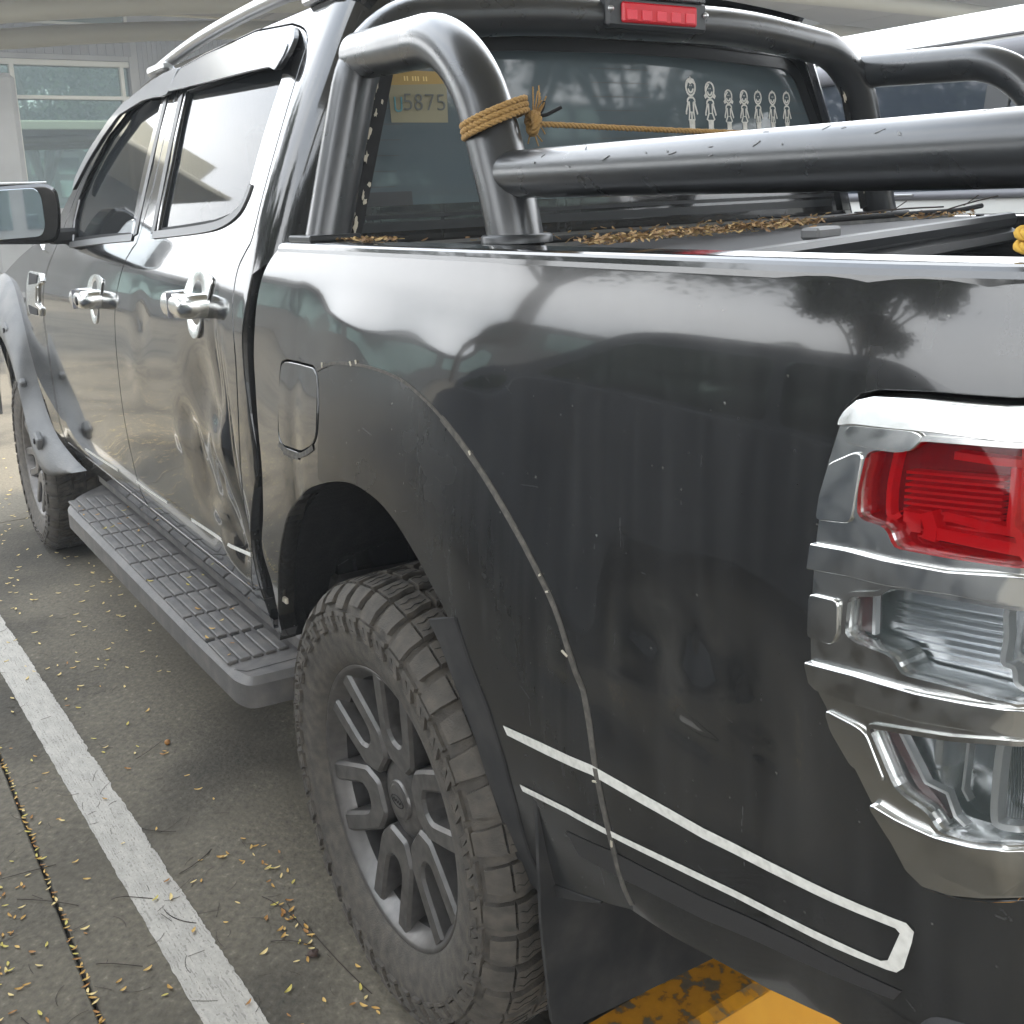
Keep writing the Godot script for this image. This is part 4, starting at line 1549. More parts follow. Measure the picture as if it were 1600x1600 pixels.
	for k in 5:
		box(st, Vector3(.026, .020, .004), at(Vector3(-.102 + k * .040, 1.734, -.2555)), .0015)
	put("led_cell", st, mat(Color(0.88, 0.22, 0.28), 0.3), bl)
	st = S()
	box(st, Vector3(.25, .010, .035), at(Vector3(-.022, 1.772, -.272)), .003)
	put("lamp_hood", st, M.bar, bl)
	for x in [-.152, .108]:
		st = S()
		lathe(st, V([.0001, .006, .005, .005, .007, 0]), Vector3.ZERO, 10)
		var scr := put("screw", st, M.silver, bl)
		scr.rotation = Vector3(0, -PI / 2, 0)
		scr.position = Vector3(x, 1.744, -.262)

# ---------------------------------------------------------------- side step
func side_step():
	var step := Node3D.new()
	step.name = "side_step"
	truck.add_child(step, true)
	var up := Transform3D(Basis(Vector3(1, 0, 0), Vector3(0, 0, -1), Vector3(0, 1, 0)), Vector3.ZERO)
	var st := S()
	var o := PackedVector2Array()
	for p in soften(V([-.762, -.50, -.835, -.503, -.938, -.515, -.953, -.56, -.958, -.80, -.962, -1.5, -.966, -2.18, -.930, -2.28, -.872, -2.35, -.80, -2.42, -.762, -2.43]), .05, 5):
		o.append(Vector2(p.x, -p.y))
	extrude(st, o, .362, .427, .014, up, true)
	put("step_body", st, M.step, step)
	st = S()
	box(st, Vector3(.06, .05, 1.93), at(Vector3(-.775, .452, -1.46)), .015)
	put("step_flange", st, M.step, step)
	# five ribs across, ten blocks along
	var zs := []
	for k in 11:
		zs.append(lerpf(-2.235, -.60, k / 10.0))
	for k in 10:
		for j in 5:
			st = S()
			var x := -.937 + j * .0285
			var l: float = zs[k + 1] - zs[k] - .010
			if k == 9:
				l -= .02
			box(st, Vector3(.0225, .0085, l), at(Vector3(x, .4300, (zs[k] + zs[k + 1]) * .5)), .0035)
			put("tread_pad", st, M.step, step)
	st = S()
	for k in range(1, 10):
		for j in 5:
			box(st, Vector3(.019, .0012, .007), at(Vector3(-.937 + j * .0285, .4279, zs[k])), .0003)
	put("tread_slot", st, M.gap, step)
	st = S()
	strip_flat(st, [Vector3(-.945, .4276, -.585), Vector3(-.925, .4276, -.560), Vector3(-.80, .4276, -.555)], .0022)
	put("end_groove", st, M.gap, step)
	st = S()
	for z in [-.75, -1.4, -2.1]:
		box(st, Vector3(.45, .05, .06), at(Vector3(-.62, .39, z)), .01)
	put("step_bracket", st, M.gap, step)
	# the same step on the far side, turned about the middle of the sill
	var far_step: Node3D = step.duplicate()
	far_step.name = "side_step_001"
	far_step.transform = Transform3D(Basis(Vector3.UP, PI), Vector3(0, 0, -2.92))
	truck.add_child(far_step, true)

func strip_flat(st: SurfaceTool, pts: Array, w: float):
	for i in pts.size() - 1:
		var d: Vector3 = (pts[i + 1] - pts[i]).normalized()
		var n := Vector3(-d.z, 0, d.x) * w * .5
		quad(st, pts[i] - n, pts[i + 1] - n, pts[i + 1] + n, pts[i] + n, Vector3.UP)

# ---------------------------------------------------------------- wheels
const TW := .1325
func tyre_prof(t: float) -> Vector2:
	# outer half of the tyre, t 0 at the rim .. 1 at the middle of the tread; (radius, x)
	var p := V([.238, -.112, .250, -.122, .272, -.130, .300, -.1345, .325, -.1335, .345, -.128, .360, -.118, .370, -.104, .3745, -.085, .3755, -.045, .3755, 0])
	var f := t * (p.size() - 1)
	var i: int = min(int(f), p.size() - 2)
	return p[i].lerp(p[i + 1], f - i)

func lug(st: SurfaceTool, prof: Array, cen: Array, wid: Array, h: float):
	# raised block: along prof (list of (r, x)), centre angle and angular width per point
	var n := prof.size()
	var T := []
	var B := []
	var N := []
	for i in n:
		var a: Vector2 = prof[max(i - 1, 0)]
		var b: Vector2 = prof[min(i + 1, n - 1)]
		var d := (b - a).normalized()
		var nn := Vector2(d.y, -d.x)
		if nn.x < 0 and absf(nn.x) > .3:
			nn = -nn
		if absf(nn.x) <= .3 and nn.y > 0:
			nn = -nn
		var rowT := []
		var rowB := []
		for s in [-1.0, 1.0]:
			for top in [true, false]:
				var q: Vector2 = prof[i] + nn * (h if top else -.002)
				var an: float = cen[i] + s * wid[i] * .5 * (.94 if top else 1.0)
				var P := Vector3(q.y, q.x * sin(an), q.x * cos(an))
				if top:
					rowT.append(P)
				else:
					rowB.append(P)
		T.append(rowT)
		B.append(rowB)
		N.append(Vector3(nn.y, nn.x * sin(cen[i]), nn.x * cos(cen[i])))
	for i in n - 1:
		quadn(st, [T[i][0], T[i][1], T[i + 1][1], T[i + 1][0]], [N[i], N[i], N[i + 1], N[i + 1]])
		for s in 2:
			var o: Vector3 = (T[i][s] - T[i][1 - s]).normalized()
			quad(st, T[i][s], T[i + 1][s], B[i + 1][s], B[i][s], o)
	for e in [0, n - 1]:
		var o: Vector3 = (T[e][0] - T[1 if e == 0 else n - 2][0]).normalized()
		quad(st, T[e][0], T[e][1], B[e][1], B[e][0], o)

func make_wheel() -> Node3D:
	var w := Node3D.new()
	w.name = "wheel"
	var st := S()
	var prof := PackedVector2Array()
	for k in 31:
		prof.append(tyre_prof(k / 30.0))
	var full := prof.duplicate()
	for k in range(29, -1, -1):
		full.append(Vector2(prof[k].x, -prof[k].y))
	lathe(st, full, Vector3.ZERO, 96)
	# fine rings on the sidewall
	for rr in [.256, .290, .3215]:
		var x := -.1345
		for k in 30:
			if prof[k].x <= rr and prof[k + 1].x >= rr:
				x = prof[k].y
		lathe(st, V([rr - .0016, x + .001, rr - .0008, x - .0012, rr + .0008, x - .0013, rr + .0018, x + .001]), Vector3.ZERO, 96)
	var cuts := S()
	var n := 42
	for k in n:
		var a := TAU * k / n
		var q := TAU / n
		for s in [-1.0, 1.0]:
			var R := func(r: float, x: float): return Vector2(r, x if s < 0 else -x)
			# crisp shoulder block on the tread, and a block below it on the flank
			lug(st, [R.call(.3725, -.099), R.call(.3750, -.086), R.call(.3755, -.068), R.call(.3755, -.049)], [a + q * .02, a + q * .04, a + q * .16, a + q * .24], [q * .76, q * .76, q * .70, q * .74], .0105)
			lug(st, [R.call(.341 if k % 2 == 0 else .350, -.1295 if k % 2 == 0 else -.1255), R.call(.359, -.1190), R.call(.3690, -.1065), R.call(.3722, -.1000)], [a, a, a + q * .01, a + q * .02], [q * .66, q * .70, q * .76, q * .76], .0085)
			# side bars: a long and a short leg joined into a slanted hook
			if s < 0:
				lug(st, [R.call(.310, -.1343), R.call(.324, -.1335), R.call(.337, -.1308)], [a - q * .34, a - q * .16, a + q * .02], [q * .26, q * .26, q * .28], .0060)
				lug(st, [R.call(.315, -.1342), R.call(.324, -.1336), R.call(.331, -.1325)], [a - q * .02, a + q * .12, a + q * .24], [q * .34, q * .24, q * .18], .0060)
				lug(st, [R.call(.331, -.1325), R.call(.338, -.1308)], [a + q * .02, a + q * .06], [q * .84, q * .84], .0062)
				lug(st, [R.call(.308, -.1344), R.call(.313, -.1343)], [a - q * .16, a - q * .12], [q * .56, q * .54], .0055)
				# zigzag sipes cut in the shoulder blocks
				for z in 2:
					var pa := PackedVector3Array()
					for e in 6:
						var rr := [.3800, .3832, .3857, .3862, .3864, .3864]
						var xx := [-.104, -.096, -.088, -.078, -.067, -.056]
						var an: float = a + q * (-.16 + .30 * z + [.0, .03, -.02, .10, .08, .18][e])
						pa.append(Vector3(xx[e], rr[e] * sin(an), rr[e] * cos(an)))
					tube(cuts, pa, .0007, 4, false)
				for z in 2:
					var pb := PackedVector3Array()
					for e in 5:
						var an: float = a + q * (-.12 + .42 * z + [.0, .08, -.02, .08, .04][e])
						pb.append(Vector3(lerpf(-.040, -.010, e / 4.0), .3873 * sin(an), .3873 * cos(an)))
					tube(cuts, pb, .0007, 4, false)
			# inner tread rows
			lug(st, [R.call(.3755, -.043), R.call(.3755, -.026), R.call(.3755, -.006)], [a + q * .1, a + q * .22, a + q * .02], [q * .66, q * .62, q * .66], .0115)
		# sipes: thin dark cuts are left as gaps between the blocks
	var ty := put("tyre", st, M.rubber, w)
	put("tread_sipes", cuts, M.black, ty)
	# the alloy rim: barrel, lip and six U shaped double spokes cast in one piece
	st = S()
	lathe(st, V([.214, -.086, .222, -.098, .228, -.104, .233, -.112, .2385, -.116, .2425, -.114, .2425, -.108, .236, -.100]), Vector3.ZERO, 72)
	for k in 6:
		var ang := deg_to_rad(21.0 + 60.0 * k)
		# local x outwards along the radius, y along the rim, z out of the wheel
		var er := Vector3(0, sin(ang), cos(ang))
		var et := Vector3(0, cos(ang), -sin(ang)) * -1.0
		var ez := Vector3(-1, 0, 0)
		if er.cross(et).dot(ez) < 0:
			et = -et
		var xf := Transform3D(Basis(er + ez * .10, et, ez), Vector3(-.074, 0, 0))
		var u := V([.066, -.026, .072, -.034, .100, -.0565, .150, -.0610, .229, -.0660, .229, -.0290, .150, -.0260, .130, -.0240, .116, -.011, .116, .011, .130, .0240, .150, .0260, .229, .0290, .229, .0660, .150, .0610, .100, .0565, .072, .034, .066, .026])
		extrude(st, soften(u, .006, 2), -.044, .012, .0055, xf)
		# sloping inner cheek between the arms, low down
		box(st, Vector3(.05, .07, .02), Transform3D(xf.basis.orthonormalized(), xf * Vector3(.115, 0, -.034)), .005)
	# hub plate between the spokes
	lathe(st, V([.0001, -.086, .030, -.086, .040, -.084, .058, -.082, .074, -.074, .078, -.050]), Vector3.ZERO, 36)
	var rim := put("rim", st, M.alloy, w)
	st = S()
	lathe(st, V([.205, .10, .200, .02, .205, -.06, .2145, -.0865]), Vector3.ZERO, 64)
	put("rim_barrel", st, M.dark_metal, rim)
	st = S()
	lathe(st, V([.0001, -.0925, .026, -.0920, .029, -.0915, .0305, -.0895, .0325, -.0905, .0345, -.0895, .036, -.085]), Vector3.ZERO, 36)
	var cap := put("hub_cap", st, M.alloy, w)
	st = S()
	var oval := PackedVector3Array()
	for k in 21:
		var a := TAU * k / 20
		oval.append(Vector3(-.0926, sin(a) * .0095, cos(a) * .021))
	tube(st, oval, .0010, 6, false)
	var scr := PackedVector3Array()
	for k in 25:
		var t := k / 24.0
		scr.append(Vector3(-.0926, .003 * sin(t * 22.0), lerpf(.014, -.014, t)))
	tube(st, scr, .0009, 5)
	put("oval_emblem", st, M.dark_metal, cap)
	st = S()
	for k in 6:
		var a := deg_to_rad(51.0 + 60.0 * k)
		lathe(st, V([.0001, -.066, .008, -.066, .0095, -.062, .0095, -.040]), Vector3(0, sin(a) * .057, cos(a) * .057), 10)
	put("wheel_nut", st, M.dark_metal, w)
	st = S()
	lathe(st, V([.0001, -.02, .155, -.02, .160, -.018, .160, .0, .0001, .0]), Vector3.ZERO, 40)
	lathe(st, V([.0001, .012, .20, .012]), Vector3.ZERO, 40)
	box(st, Vector3(.07, .10, .07), at(Vector3(-.03, .10, -.10)), .012)
	put("brake_disc", st, M.dark_metal, w)
	return w

func wheels():
	var w := make_wheel()
	truck.add_child(w, true)
	var first := true
	for p in [[-.775, 0.0, 0.0, -1.4], [-.775, -3.22, 0.0, 8.0], [.775, 0.0, PI, 0.0], [.775, -3.22, PI, 0.0]]:
		var o: Node3D = w if first else w.duplicate()
		if not first:
			o.name = numbered("wheel", truck)
			truck.add_child(o, true)
		else:
			numbered("wheel", truck)
		first = false
		o.position = Vector3(p[0], .380, p[1])
		o.rotation = Vector3(deg_to_rad(p[3]), p[2], 0)

# ---------------------------------------------------------------- fender, flare, bonnet
func front_end():
	for s in [-1.0, 1.0]:
		var o := PackedVector2Array()
		var fr := spline(V([-2.430,1.246,-2.509,1.178,-2.581,1.062,-2.594,0.876,-2.647,0.678,-2.622,0.558]), 3)
		for p in fr:
			o.append(p + Vector2(-.018, 0))
		o.append(Vector2(-2.50, .50))
		o.append(Vector2(-2.70, .46))
		for k in 13:
			var a := PI * (k / 12.0)
			o.append(Vector2(-3.22 + cos(a) * .49, .42 + sin(a) * .50))
		o.append(Vector2(-3.95, .48))
		o.append(Vector2(-4.0, .95))
		o.append(Vector2(-3.9, 1.06))
		o.append_array(V([-3.523,1.121,-3.280,1.180,-3.077,1.226,-2.895,1.261,-2.728,1.289]))
		o.append(Vector2(-2.62, 1.262))
		var st := S()
		panel(st, o, [], Wc, 0.0, .04, .02, s)
		var f := put("front_fender", st, M.paint, truck)
		# bolt-on flare
		st = S()
		var oi := [[-3.95, .52, .90, -3.78, .50, .965], [-3.86, .86, .87, -3.72, .72, .965], [-3.70, 1.06, .87, -3.55, .86, .967], [-3.45, 1.15, .88, -3.38, .93, .968], [-3.20, 1.13, .885, -3.20, .935, .968], [-3.05, 1.06, .890, -3.00, .88, .968], [-2.91, .945, .894, -2.86, .76, .968], [-2.83, .75, .896, -2.77, .60, .966], [-2.66, .60, .890, -2.70, .50, .962], [-2.45, .54, .878, -2.62, .445, .940], [-2.28, .515, .866, -2.42, .485, .900]]
		var P := []
		for r in oi:
			var a := Vector3(s * r[2], r[1], r[0])
			var b := Vector3(s * r[5], r[4], r[3])
			P.append([a, a + Vector3(s * .02, 0, 0) + (b - a) * .04, a.lerp(b, .30) + Vector3(s * .028, 0, 0), a.lerp(b, .65) + Vector3(s * .024, 0, 0), b, b - Vector3(s * .05, 0, 0)])
		var Q := []
		for j in 6:
			var curve := Curve3D.new()
			var col := []
			for i in P.size():
				var t: Vector3 = (P[min(i + 1, P.size() - 1)][j] - P[max(i - 1, 0)][j]) / 6.0
				curve.add_point(P[i][j], -t, t)
			for k in 41:
				col.append(curve.samplef(k / 40.0 * (P.size() - 1)))
			Q.append(col)
		grid(st, func(u: float, v: float): return Q[roundi(v * 5.0)][roundi(u * 40.0)], 40, 5)
		var fl := put("wheel_flare", st, M.flare, f)
		for b in [[-3.52, 1.00], [-3.27, 1.06], [-3.03, .95], [-2.86, .76], [-2.66, .57]]:
			st = S()
			box(st, Vector3(.024, .050, .055), Transform3D(Basis(Vector3.RIGHT, .5), Vector3(s * .950, b[1], b[0])), .008)
			put("bolt_pad", st, M.flare, fl)
			st = S()
			lathe(st, V([.0001, .005, .010, .005, .012, .0]), Vector3.ZERO, 12)
			var bo := put("bolt", st, M.dark_metal, fl)
			bo.rotation = Vector3(0, 0 if s > 0 else PI, 0)
			bo.position = Vector3(s * .963, b[1], b[0])
		# side vent
		st = S()
		panel(st, soften(V([-2.780,1.184,-2.580,1.182,-2.552,1.154,-2.648,1.134,-2.667,1.069,-2.595,1.057,-2.620,1.028,-2.784,1.027,-2.820,1.072,-2.820,1.143]), .01, 3), [], Wc, .010, .02, .014, s)
		var v := put("fender_vent", st, M.chrome, f)
		st = S()
		panel(st, V([-2.764,1.178,-2.602,1.175,-2.624,1.147,-2.769,1.136]), [], Wc, .0125, .02, .004, s)
		panel(st, V([-2.777,1.060,-2.640,1.054,-2.639,1.031,-2.762,1.030]), [], Wc, .0125, .02, .004, s)
		put("vent_mesh", st, M.black, v)
	var st := S()
	grid(st, func(u: float, v: float):
		var z := lerpf(-2.60, -4.02, v)
		var x := lerpf(-1, 1, u) * lerpf(.845, .74, v * v)
		return Vector3(x, lerpf(1.275, 1.03, pow(v, 1.6)) + .05 * (1.0 - pow(absf(lerpf(-1, 1, u)), 3.0)), z), 20, 16)
	put("bonnet", st, M.paint, truck)
	st = S()
	box(st, Vector3(1.56, .62, .12), at(Vector3(0, .74, -3.98)), .05)
	put("front_bumper", st, M.plastic, truck)
	for s in [-1.0, 1.0]:
		st = S()
		tube(st, PackedVector3Array([Vector3(s * .55, .80, -3.22), Vector3(s * .52, .80, -3.22)]), .40, 32)
		put("wheel_liner", st, M.liner, truck)
	st = S()
	box(st, Vector3(1.2, .55, 1.2), at(Vector3(0, .85, -3.3)), .02)
	put("engine_bay", st, M.gap, truck)

# ---------------------------------------------------------------- ground and markings
func ground():
	var st := S()
	quad(st, Vector3(-200, -.03, 200), Vector3(200, -.03, 200), Vector3(200, -.03, -200), Vector3(-200, -.03, -200), Vector3.UP)
	struct("ground", st, M.dirt)
	# cast slabs with open joints
	var xs := [-17.5, -9.4, -5.4, -1.335, 2.9, 7.1, 11.3, 19.0]
	var zs := [14.0, 6.0, 1.9, -3.75, -8.6, -13.4, -21.4]
	for i in xs.size() - 1:
		for j in zs.size() - 1:
			st = S()
			var c := Vector3((xs[i] + xs[i + 1]) * .5, -.06, (zs[j] + zs[j + 1]) * .5)
			box(st, Vector3(xs[i + 1] - xs[i] - .008, .12, zs[j] - zs[j + 1] - .008), at(c), .003)
			struct("pavement_slab", st, M.concrete)
	# the far side of the yard, up to the building, and behind the camera
	st = S()
	box(st, Vector3(60, .10, 12), at(Vector3(0, -.06, -27.6)), .01)
	struct("far_pavement", st, M.concrete)
	st = S()
	box(st, Vector3(70, .10, 30), at(Vector3(0, -.065, 29.2)), .01)
	struct("rear_pavement", st, M.concrete)
	st = S()
	box(st, Vector3(20, .10, 35), at(Vector3(-27.7, -.065, -3.5)), .01)
	struct("side_pavement", st, M.concrete)
	st = S()
	box(st, Vector3(20, .10, 35), at(Vector3(29.1, -.065, -3.5)), .01)
	struct("side_pavement", st, M.concrete)
	# kerb in front of the building
	st = S()
	box(st, Vector3(36, .15, .2), at(Vector3(12, .065, -22.4)), .02)
	struct("kerb", st, M.concrete)
	st = S()
	box(st, Vector3(36, .12, 3.4), at(Vector3(12, .07, -24.22)), .01)
	struct("raised_walk", st, M.concrete)

func parking_line(a: Vector2, b: Vector2, w: float, sd: int, label: String):
	# painted stripe with a ragged edge, 4 mm thick over the slab
	var st := S()
	var r := FastNoiseLite.new()
	r.seed = sd
	r.frequency = 22.0
	r.fractal_octaves = 4
	var n := 900
	var d := (b - a).normalized()
	var m := Vector2(-d.y, d.x)
	var L := a.distance_to(b)
	var rows := []
	for i in n + 1:
		var t := float(i) / n
		var c := a.lerp(b, t)
		var e0 := w * .5 + .0022 * r.get_noise_2d(t * L, 3.0)
		var e1 := w * .5 + .003 * r.get_noise_2d(t * L * 2.3, 90.0) + .010 * minf(0.0, r.get_noise_2d(t * L * .35, 40.0) + .10) + .008 * minf(0.0, r.get_noise_2d(t * L * 1.3, 70.0) + .25)
		rows.append([c - m * e0, c + m * e1, t * L])
	for i in n:
		var p: Array = rows[i]
		var q: Array = rows[i + 1]
		var y := .0025
		var A := Vector3(p[0].x, y, p[0].y)
		var B := Vector3(p[1].x, y, p[1].y)
		var C := Vector3(q[1].x, y, q[1].y)
		var D := Vector3(q[0].x, y, q[0].y)
		tri(st, A, B, C, Vector3.UP, Vector3.UP, Vector3.UP, Vector2(0, p[2] / .9), Vector2(1, p[2] / .9), Vector2(1, q[2] / .9))
		tri(st, A, C, D, Vector3.UP, Vector3.UP, Vector3.UP, Vector2(0, p[2] / .9), Vector2(1, q[2] / .9), Vector2(0, q[2] / .9))
	var o := put("parking_line", st, M.line)
	tag(o, label, "line marking")

func wheel_stop():
	var t := thing("wheel_stop", "yellow painted concrete wheel stop with chipped top, under the truck behind its rear wheel", "wheel stop", Vector3(-.25, 0, .385))
	var st := S()
	var prof := V([-.075, 0, -.068, .085, -.055, .10, .035, .10, .055, .093, .115, 0])
	extrude(st, prof, -.60, .60, .008, Transform3D(Basis(Vector3.UP, -PI / 2), Vector3.ZERO), true)
	put("concrete_block", st, M.yellow, t)
	st = S()
	quad(st, Vector3(-.59, .0925, .0575), Vector3(.59, .0925, .0575), Vector3(.59, .003, .1162), Vector3(-.59, .003, .1162))
	put("painted_face", st, M.yellow_clean, t)

# ---------------------------------------------------------------- fallen leaves, twigs, seeds
var leaf_meshes := []
var leaf_mats := []

func leaflet_mesh(l: float, w: float, curl: float, sd: int) -> ArrayMesh:
	var st := S()
	var r := RandomNumberGenerator.new()
	r.seed = sd
	var n := 5
	var f := func(u: float, v: float):
		var hw: float = w * .5 * pow(sin(PI * clampf(u * .94 + .03, 0, 1)), .7)
		var x := (u - .5) * l
		var y := .0012 + curl * (u - .5) * (u - .5) * 4.0 + absf(v - .5) * w * .45
		return Vector3(x, y, (v - .5) * 2.0 * hw + .15 * w * sin(u * 3.0))
	grid(st, f, n, 2)
	return st.commit()

func leaf_setup():
	for k in 5:
		leaf_meshes.append(leaflet_mesh([.0135, .016, .012, .018, .0145][k], [.0052, .006, .005, .0062, .0045][k], [.0006, .0018, .0005, .0025, .001][k], k))
	for c in [Color(0.80, 0.66, 0.38), Color(0.72, 0.56, 0.28), Color(0.85, 0.76, 0.52), Color(0.62, 0.44, 0.22), Color(0.76, 0.70, 0.36)]:
		leaf_mats.append(leaf_mat(c))

func leaf_at(p: Vector3, label: String, group: String):
	var o := mi("fallen_leaflet", leaf_meshes[rng.randi() % 5], leaf_mats[rng.randi() % 5])
	o.position = p
	o.rotation = Vector3(rng.randf_range(-.15, .15), rng.randf() * TAU, rng.randf_range(-.15, .15))
	o.scale = Vector3.ONE * rng.randf_range(.75, 1.2)
	tag(o, label, "fallen leaf", group)

func on_line(z: float) -> float:
	return lerpf(-1.145, -1.207, (-.12 - z) / 1.88)

func leaves():
	leaf_setup()
	rng.seed = 11
	# clusters near the camera, left of the joint
	var clusters := [Vector2(-1.44, -.50), Vector2(-1.47, -.34), Vector2(-1.40, -.27), Vector2(-1.45, -.62), Vector2(-1.49, -.46), Vector2(-1.42, -.80)]
	for k in 92:
		var p: Vector2
		if k < 62:
			p = clusters[k % 6] + Vector2(rng.randfn(0, .030), rng.randfn(0, .045))
		else:
			p = Vector2(rng.randf_range(-1.58, -1.345), rng.randf_range(-1.5, -.12))
		if p.x > -1.343:
			p.x = -1.36
		leaf_at(Vector3(p.x, .001, p.y), "small dry yellow leaflet lying on the concrete left of the slab joint", "leaflets left of the slab joint")
	# packed into the joint
	for k in 84:
		var z := lerpf(-.16, -1.45, pow(k / 83.0, 1.15)) + rng.randf_range(-.006, .006)
		leaf_at(Vector3(-1.335 + rng.randf_range(-.005, .005), -.0005 + rng.randf_range(0, .003), z), "small dry yellow leaflet packed into the open slab joint", "leaflets in the slab joint")
	# between joint and line, on the line
	for k in 18:
		var z := rng.randf_range(-1.7, -.12)
		leaf_at(Vector3(rng.randf_range(-1.32, on_line(z) - .06), .001, z), "small dry yellow leaflet on the strip between slab joint and white line", "leaflets between joint and line")
	for k in 7:
		var z := rng.randf_range(-1.3, -.12)
		leaf_at(Vector3(on_line(z) + rng.randf_range(-.035, .035), .004, z), "small dry yellow leaflet lying on the white line", "leaflets on the white line")
	# between line and rear wheel, with clumps by the tyre
	var c2 := [Vector2(-.965, -.37), Vector2(-.975, -.30), Vector2(-.955, -.24), Vector2(-.93, -.48), Vector2(-.935, -.60), Vector2(-.925, -.06)]
	for k in 92:
		var z := rng.randf_range(-1.9, -.02)
		var p := Vector2(rng.randf_range(on_line(z) + .06, -.93), z)
		if k < 46:
			p = c2[k % 6] + Vector2(rng.randfn(0, .016), rng.randfn(0, .035))
		leaf_at(Vector3(p.x, .001, p.y), "small dry yellow leaflet on the concrete between white line and rear tyre", "leaflets by the rear tyre")
	for k in 24:
		var z := rng.randf_range(-2.2, -.60)
		leaf_at(Vector3(rng.randf_range(-.945, -.80), .4345, z), "small dry yellow leaflet fallen on the side step", "leaflets on the side step")
	# farther off nobody could count them
	var mm := MultiMesh.new()
	mm.transform_format = MultiMesh.TRANSFORM_3D
	mm.mesh = leaf_meshes[1]
	var n := 2600
	mm.instance_count = n
	for k in n:
		var z := -1.6 - pow(rng.randf(), 1.3) * 7.0
		var p := Vector3(rng.randf_range(-4.2, -.75), .001, z)
		if rng.randf() < .22:
			p = Vector3(rng.randf_range(-3.2, -1.2), .001, rng.randfn(-4.6, .5))
		if rng.randf() < .05:
			p = Vector3(-1.335 + rng.randf_range(-.005, .005), -.001, rng.randf_range(-3.7, -1.5))
		mm.set_instance_transform(k, Transform3D(Basis(Vector3.UP, rng.randf() * TAU).scaled(Vector3.ONE * rng.randf_range(.8, 1.4)), p))
	var o := MultiMeshInstance3D.new()
	o.name = "leaf_litter"
	o.multimesh = mm
	o.material_override = leaf_mats[2]
	add_child(o, true)
	tag(o, "scattered pale dry leaflets over the concrete further along the truck", "leaf litter")
	o.set_meta("kind", "stuff")
	# litter heaped on the bed cover and along the rail
	mm = MultiMesh.new()
	mm.transform_format = MultiMesh.TRANSFORM_3D
	mm.use_colors = true
	mm.mesh = leaf_meshes[0]
	n = 900
	mm.instance_count = n
	for k in n:
		var u := rng.randf()
		var p := Vector3(lerpf(-.52, .18, u), 1.2985 + rng.randf() * .012, lerpf(.12, -.02, u) + rng.randfn(0, .030))
		if k % 9 == 0:
			p = Vector3(rng.randf_range(-.70, .70), 1.3055, rng.randf_range(-.36, -.06))
		if k % 13 == 0:
			p = Vector3(rng.randf_range(-.79, -.735), 1.318, rng.randf_range(-.26, -.10))
		if k % 17 == 0:
			p = Vector3(rng.randf_range(.42, .66), 1.297 + rng.randf() * .01, rng.randf_range(.0, .06))
		mm.set_instance_transform(k, Transform3D(Basis.from_euler(Vector3(rng.randf_range(-.6, .6), rng.randf() * TAU, rng.randf_range(-.6, .6))).scaled(Vector3.ONE * rng.randf_range(.8, 1.3)), p))
		mm.set_instance_color(k, [Color(.38, .24, .10), Color(.30, .18, .08), Color(.48, .34, .15), Color(.22, .13, .06)][k % 4])
	o = MultiMeshInstance3D.new()
	o.name = "leaf_litter"
	o.name = "leaf_litter_001"
	o.multimesh = mm
	var lm := leaf_mat(Color.WHITE)
	lm.vertex_color_use_as_albedo = true
	o.material_override = lm
	add_child(o, true)
	tag(o, "brown dry leaflets heaped on the broken bed cover and rail", "leaf litter")
	o.set_meta("kind", "stuff")
	# twigs
	var tw := [[-1.58, -.83, -1.33, -.80, "dark forked twig lying across the slab joint, longest twig on the ground"], [-1.40, -.72, -1.30, -.62, "thin dark twig right of the slab joint, near the longest twig"], [-1.45, -.36, -1.38, -.24, "dark twig among the thick leaf cluster left of the slab joint"], [-1.12, -.82, -1.06, -.76, "short curved twig beside the right edge of the white line"], [-.985, -.42, -.955, -.29, "twig with a clump of leaflets by the rear tyre"], [-1.02, -.28, -.96, -.22, "thin twig crossing another on bare concrete near the tyre bottom"], [-.945, -.30, -.925, -.05, "long stem lying along the foot of the rear tyre"], [-1.16, -.50, -1.12, -.42, "tiny curved stem on the white line"], [-1.05, -1.15, -.97, -1.20, "long thin stem between white line and side step"], [-1.24, -.60, -1.17, -.55, "pale thin stem touching the left edge of the white line"], [-1.31, -.42, -1.24, -.36, "thin dark stem between slab joint and white line"], [-1.10, -.60, -1.03, -.63, "faint thin stem right of the white line with three leaflets near it"]]
	for t in tw:
		var st := S()
		var a := Vector3(t[0], .0025, t[1])
		var b := Vector3(t[2], .003, t[3])
		var mdl := (a + b) * .5 + Vector3(rng.randf_range(-.02, .02), .003, rng.randf_range(-.03, .03))
		tube(st, fillet([a, mdl, b], [a.distance_to(mdl) * .95], 10), .0008, 6)
		if rng.randf() < .3:
			tube(st, PackedVector3Array([mdl, mdl + Vector3(rng.randf_range(-.03, .03), .001, rng.randf_range(-.05, .01))]), .0006, 5)
		var o2 := put("twig", st, M.twig)
		tag(o2, t[4], "twig")
	# hair-thin leaf stalks, beyond counting
	var st := S()
	for k in 130:
		var z := -.1 - rng.randf() * 2.4
		var x := rng.randf_range(-1.57, -.94)
		var an := rng.randf() * TAU
		var l := rng.randf_range(.02, .055)
		var a := Vector3(x, .0018, z)
		var b := a + Vector3(cos(an), 0, sin(an)) * l
		var c := (a + b) * .5 + Vector3(-sin(an), 0, cos(an)) * l * rng.randf_range(-.3, .3)
		if absf(x - on_line(z)) < .06:
			a.y = .0035
			b.y = .0035
			c.y = .0035
		tube(st, fillet([a, c, b], [l * .45], 5), .00045, 4, false)
	var hs := put("leaf_stalks", st, M.twig)
	tag(hs, "hair-thin dry leaf stalks strewn over the concrete", "leaf stalks")
	hs.set_meta("kind", "stuff")
	var sm := SphereMesh.new()
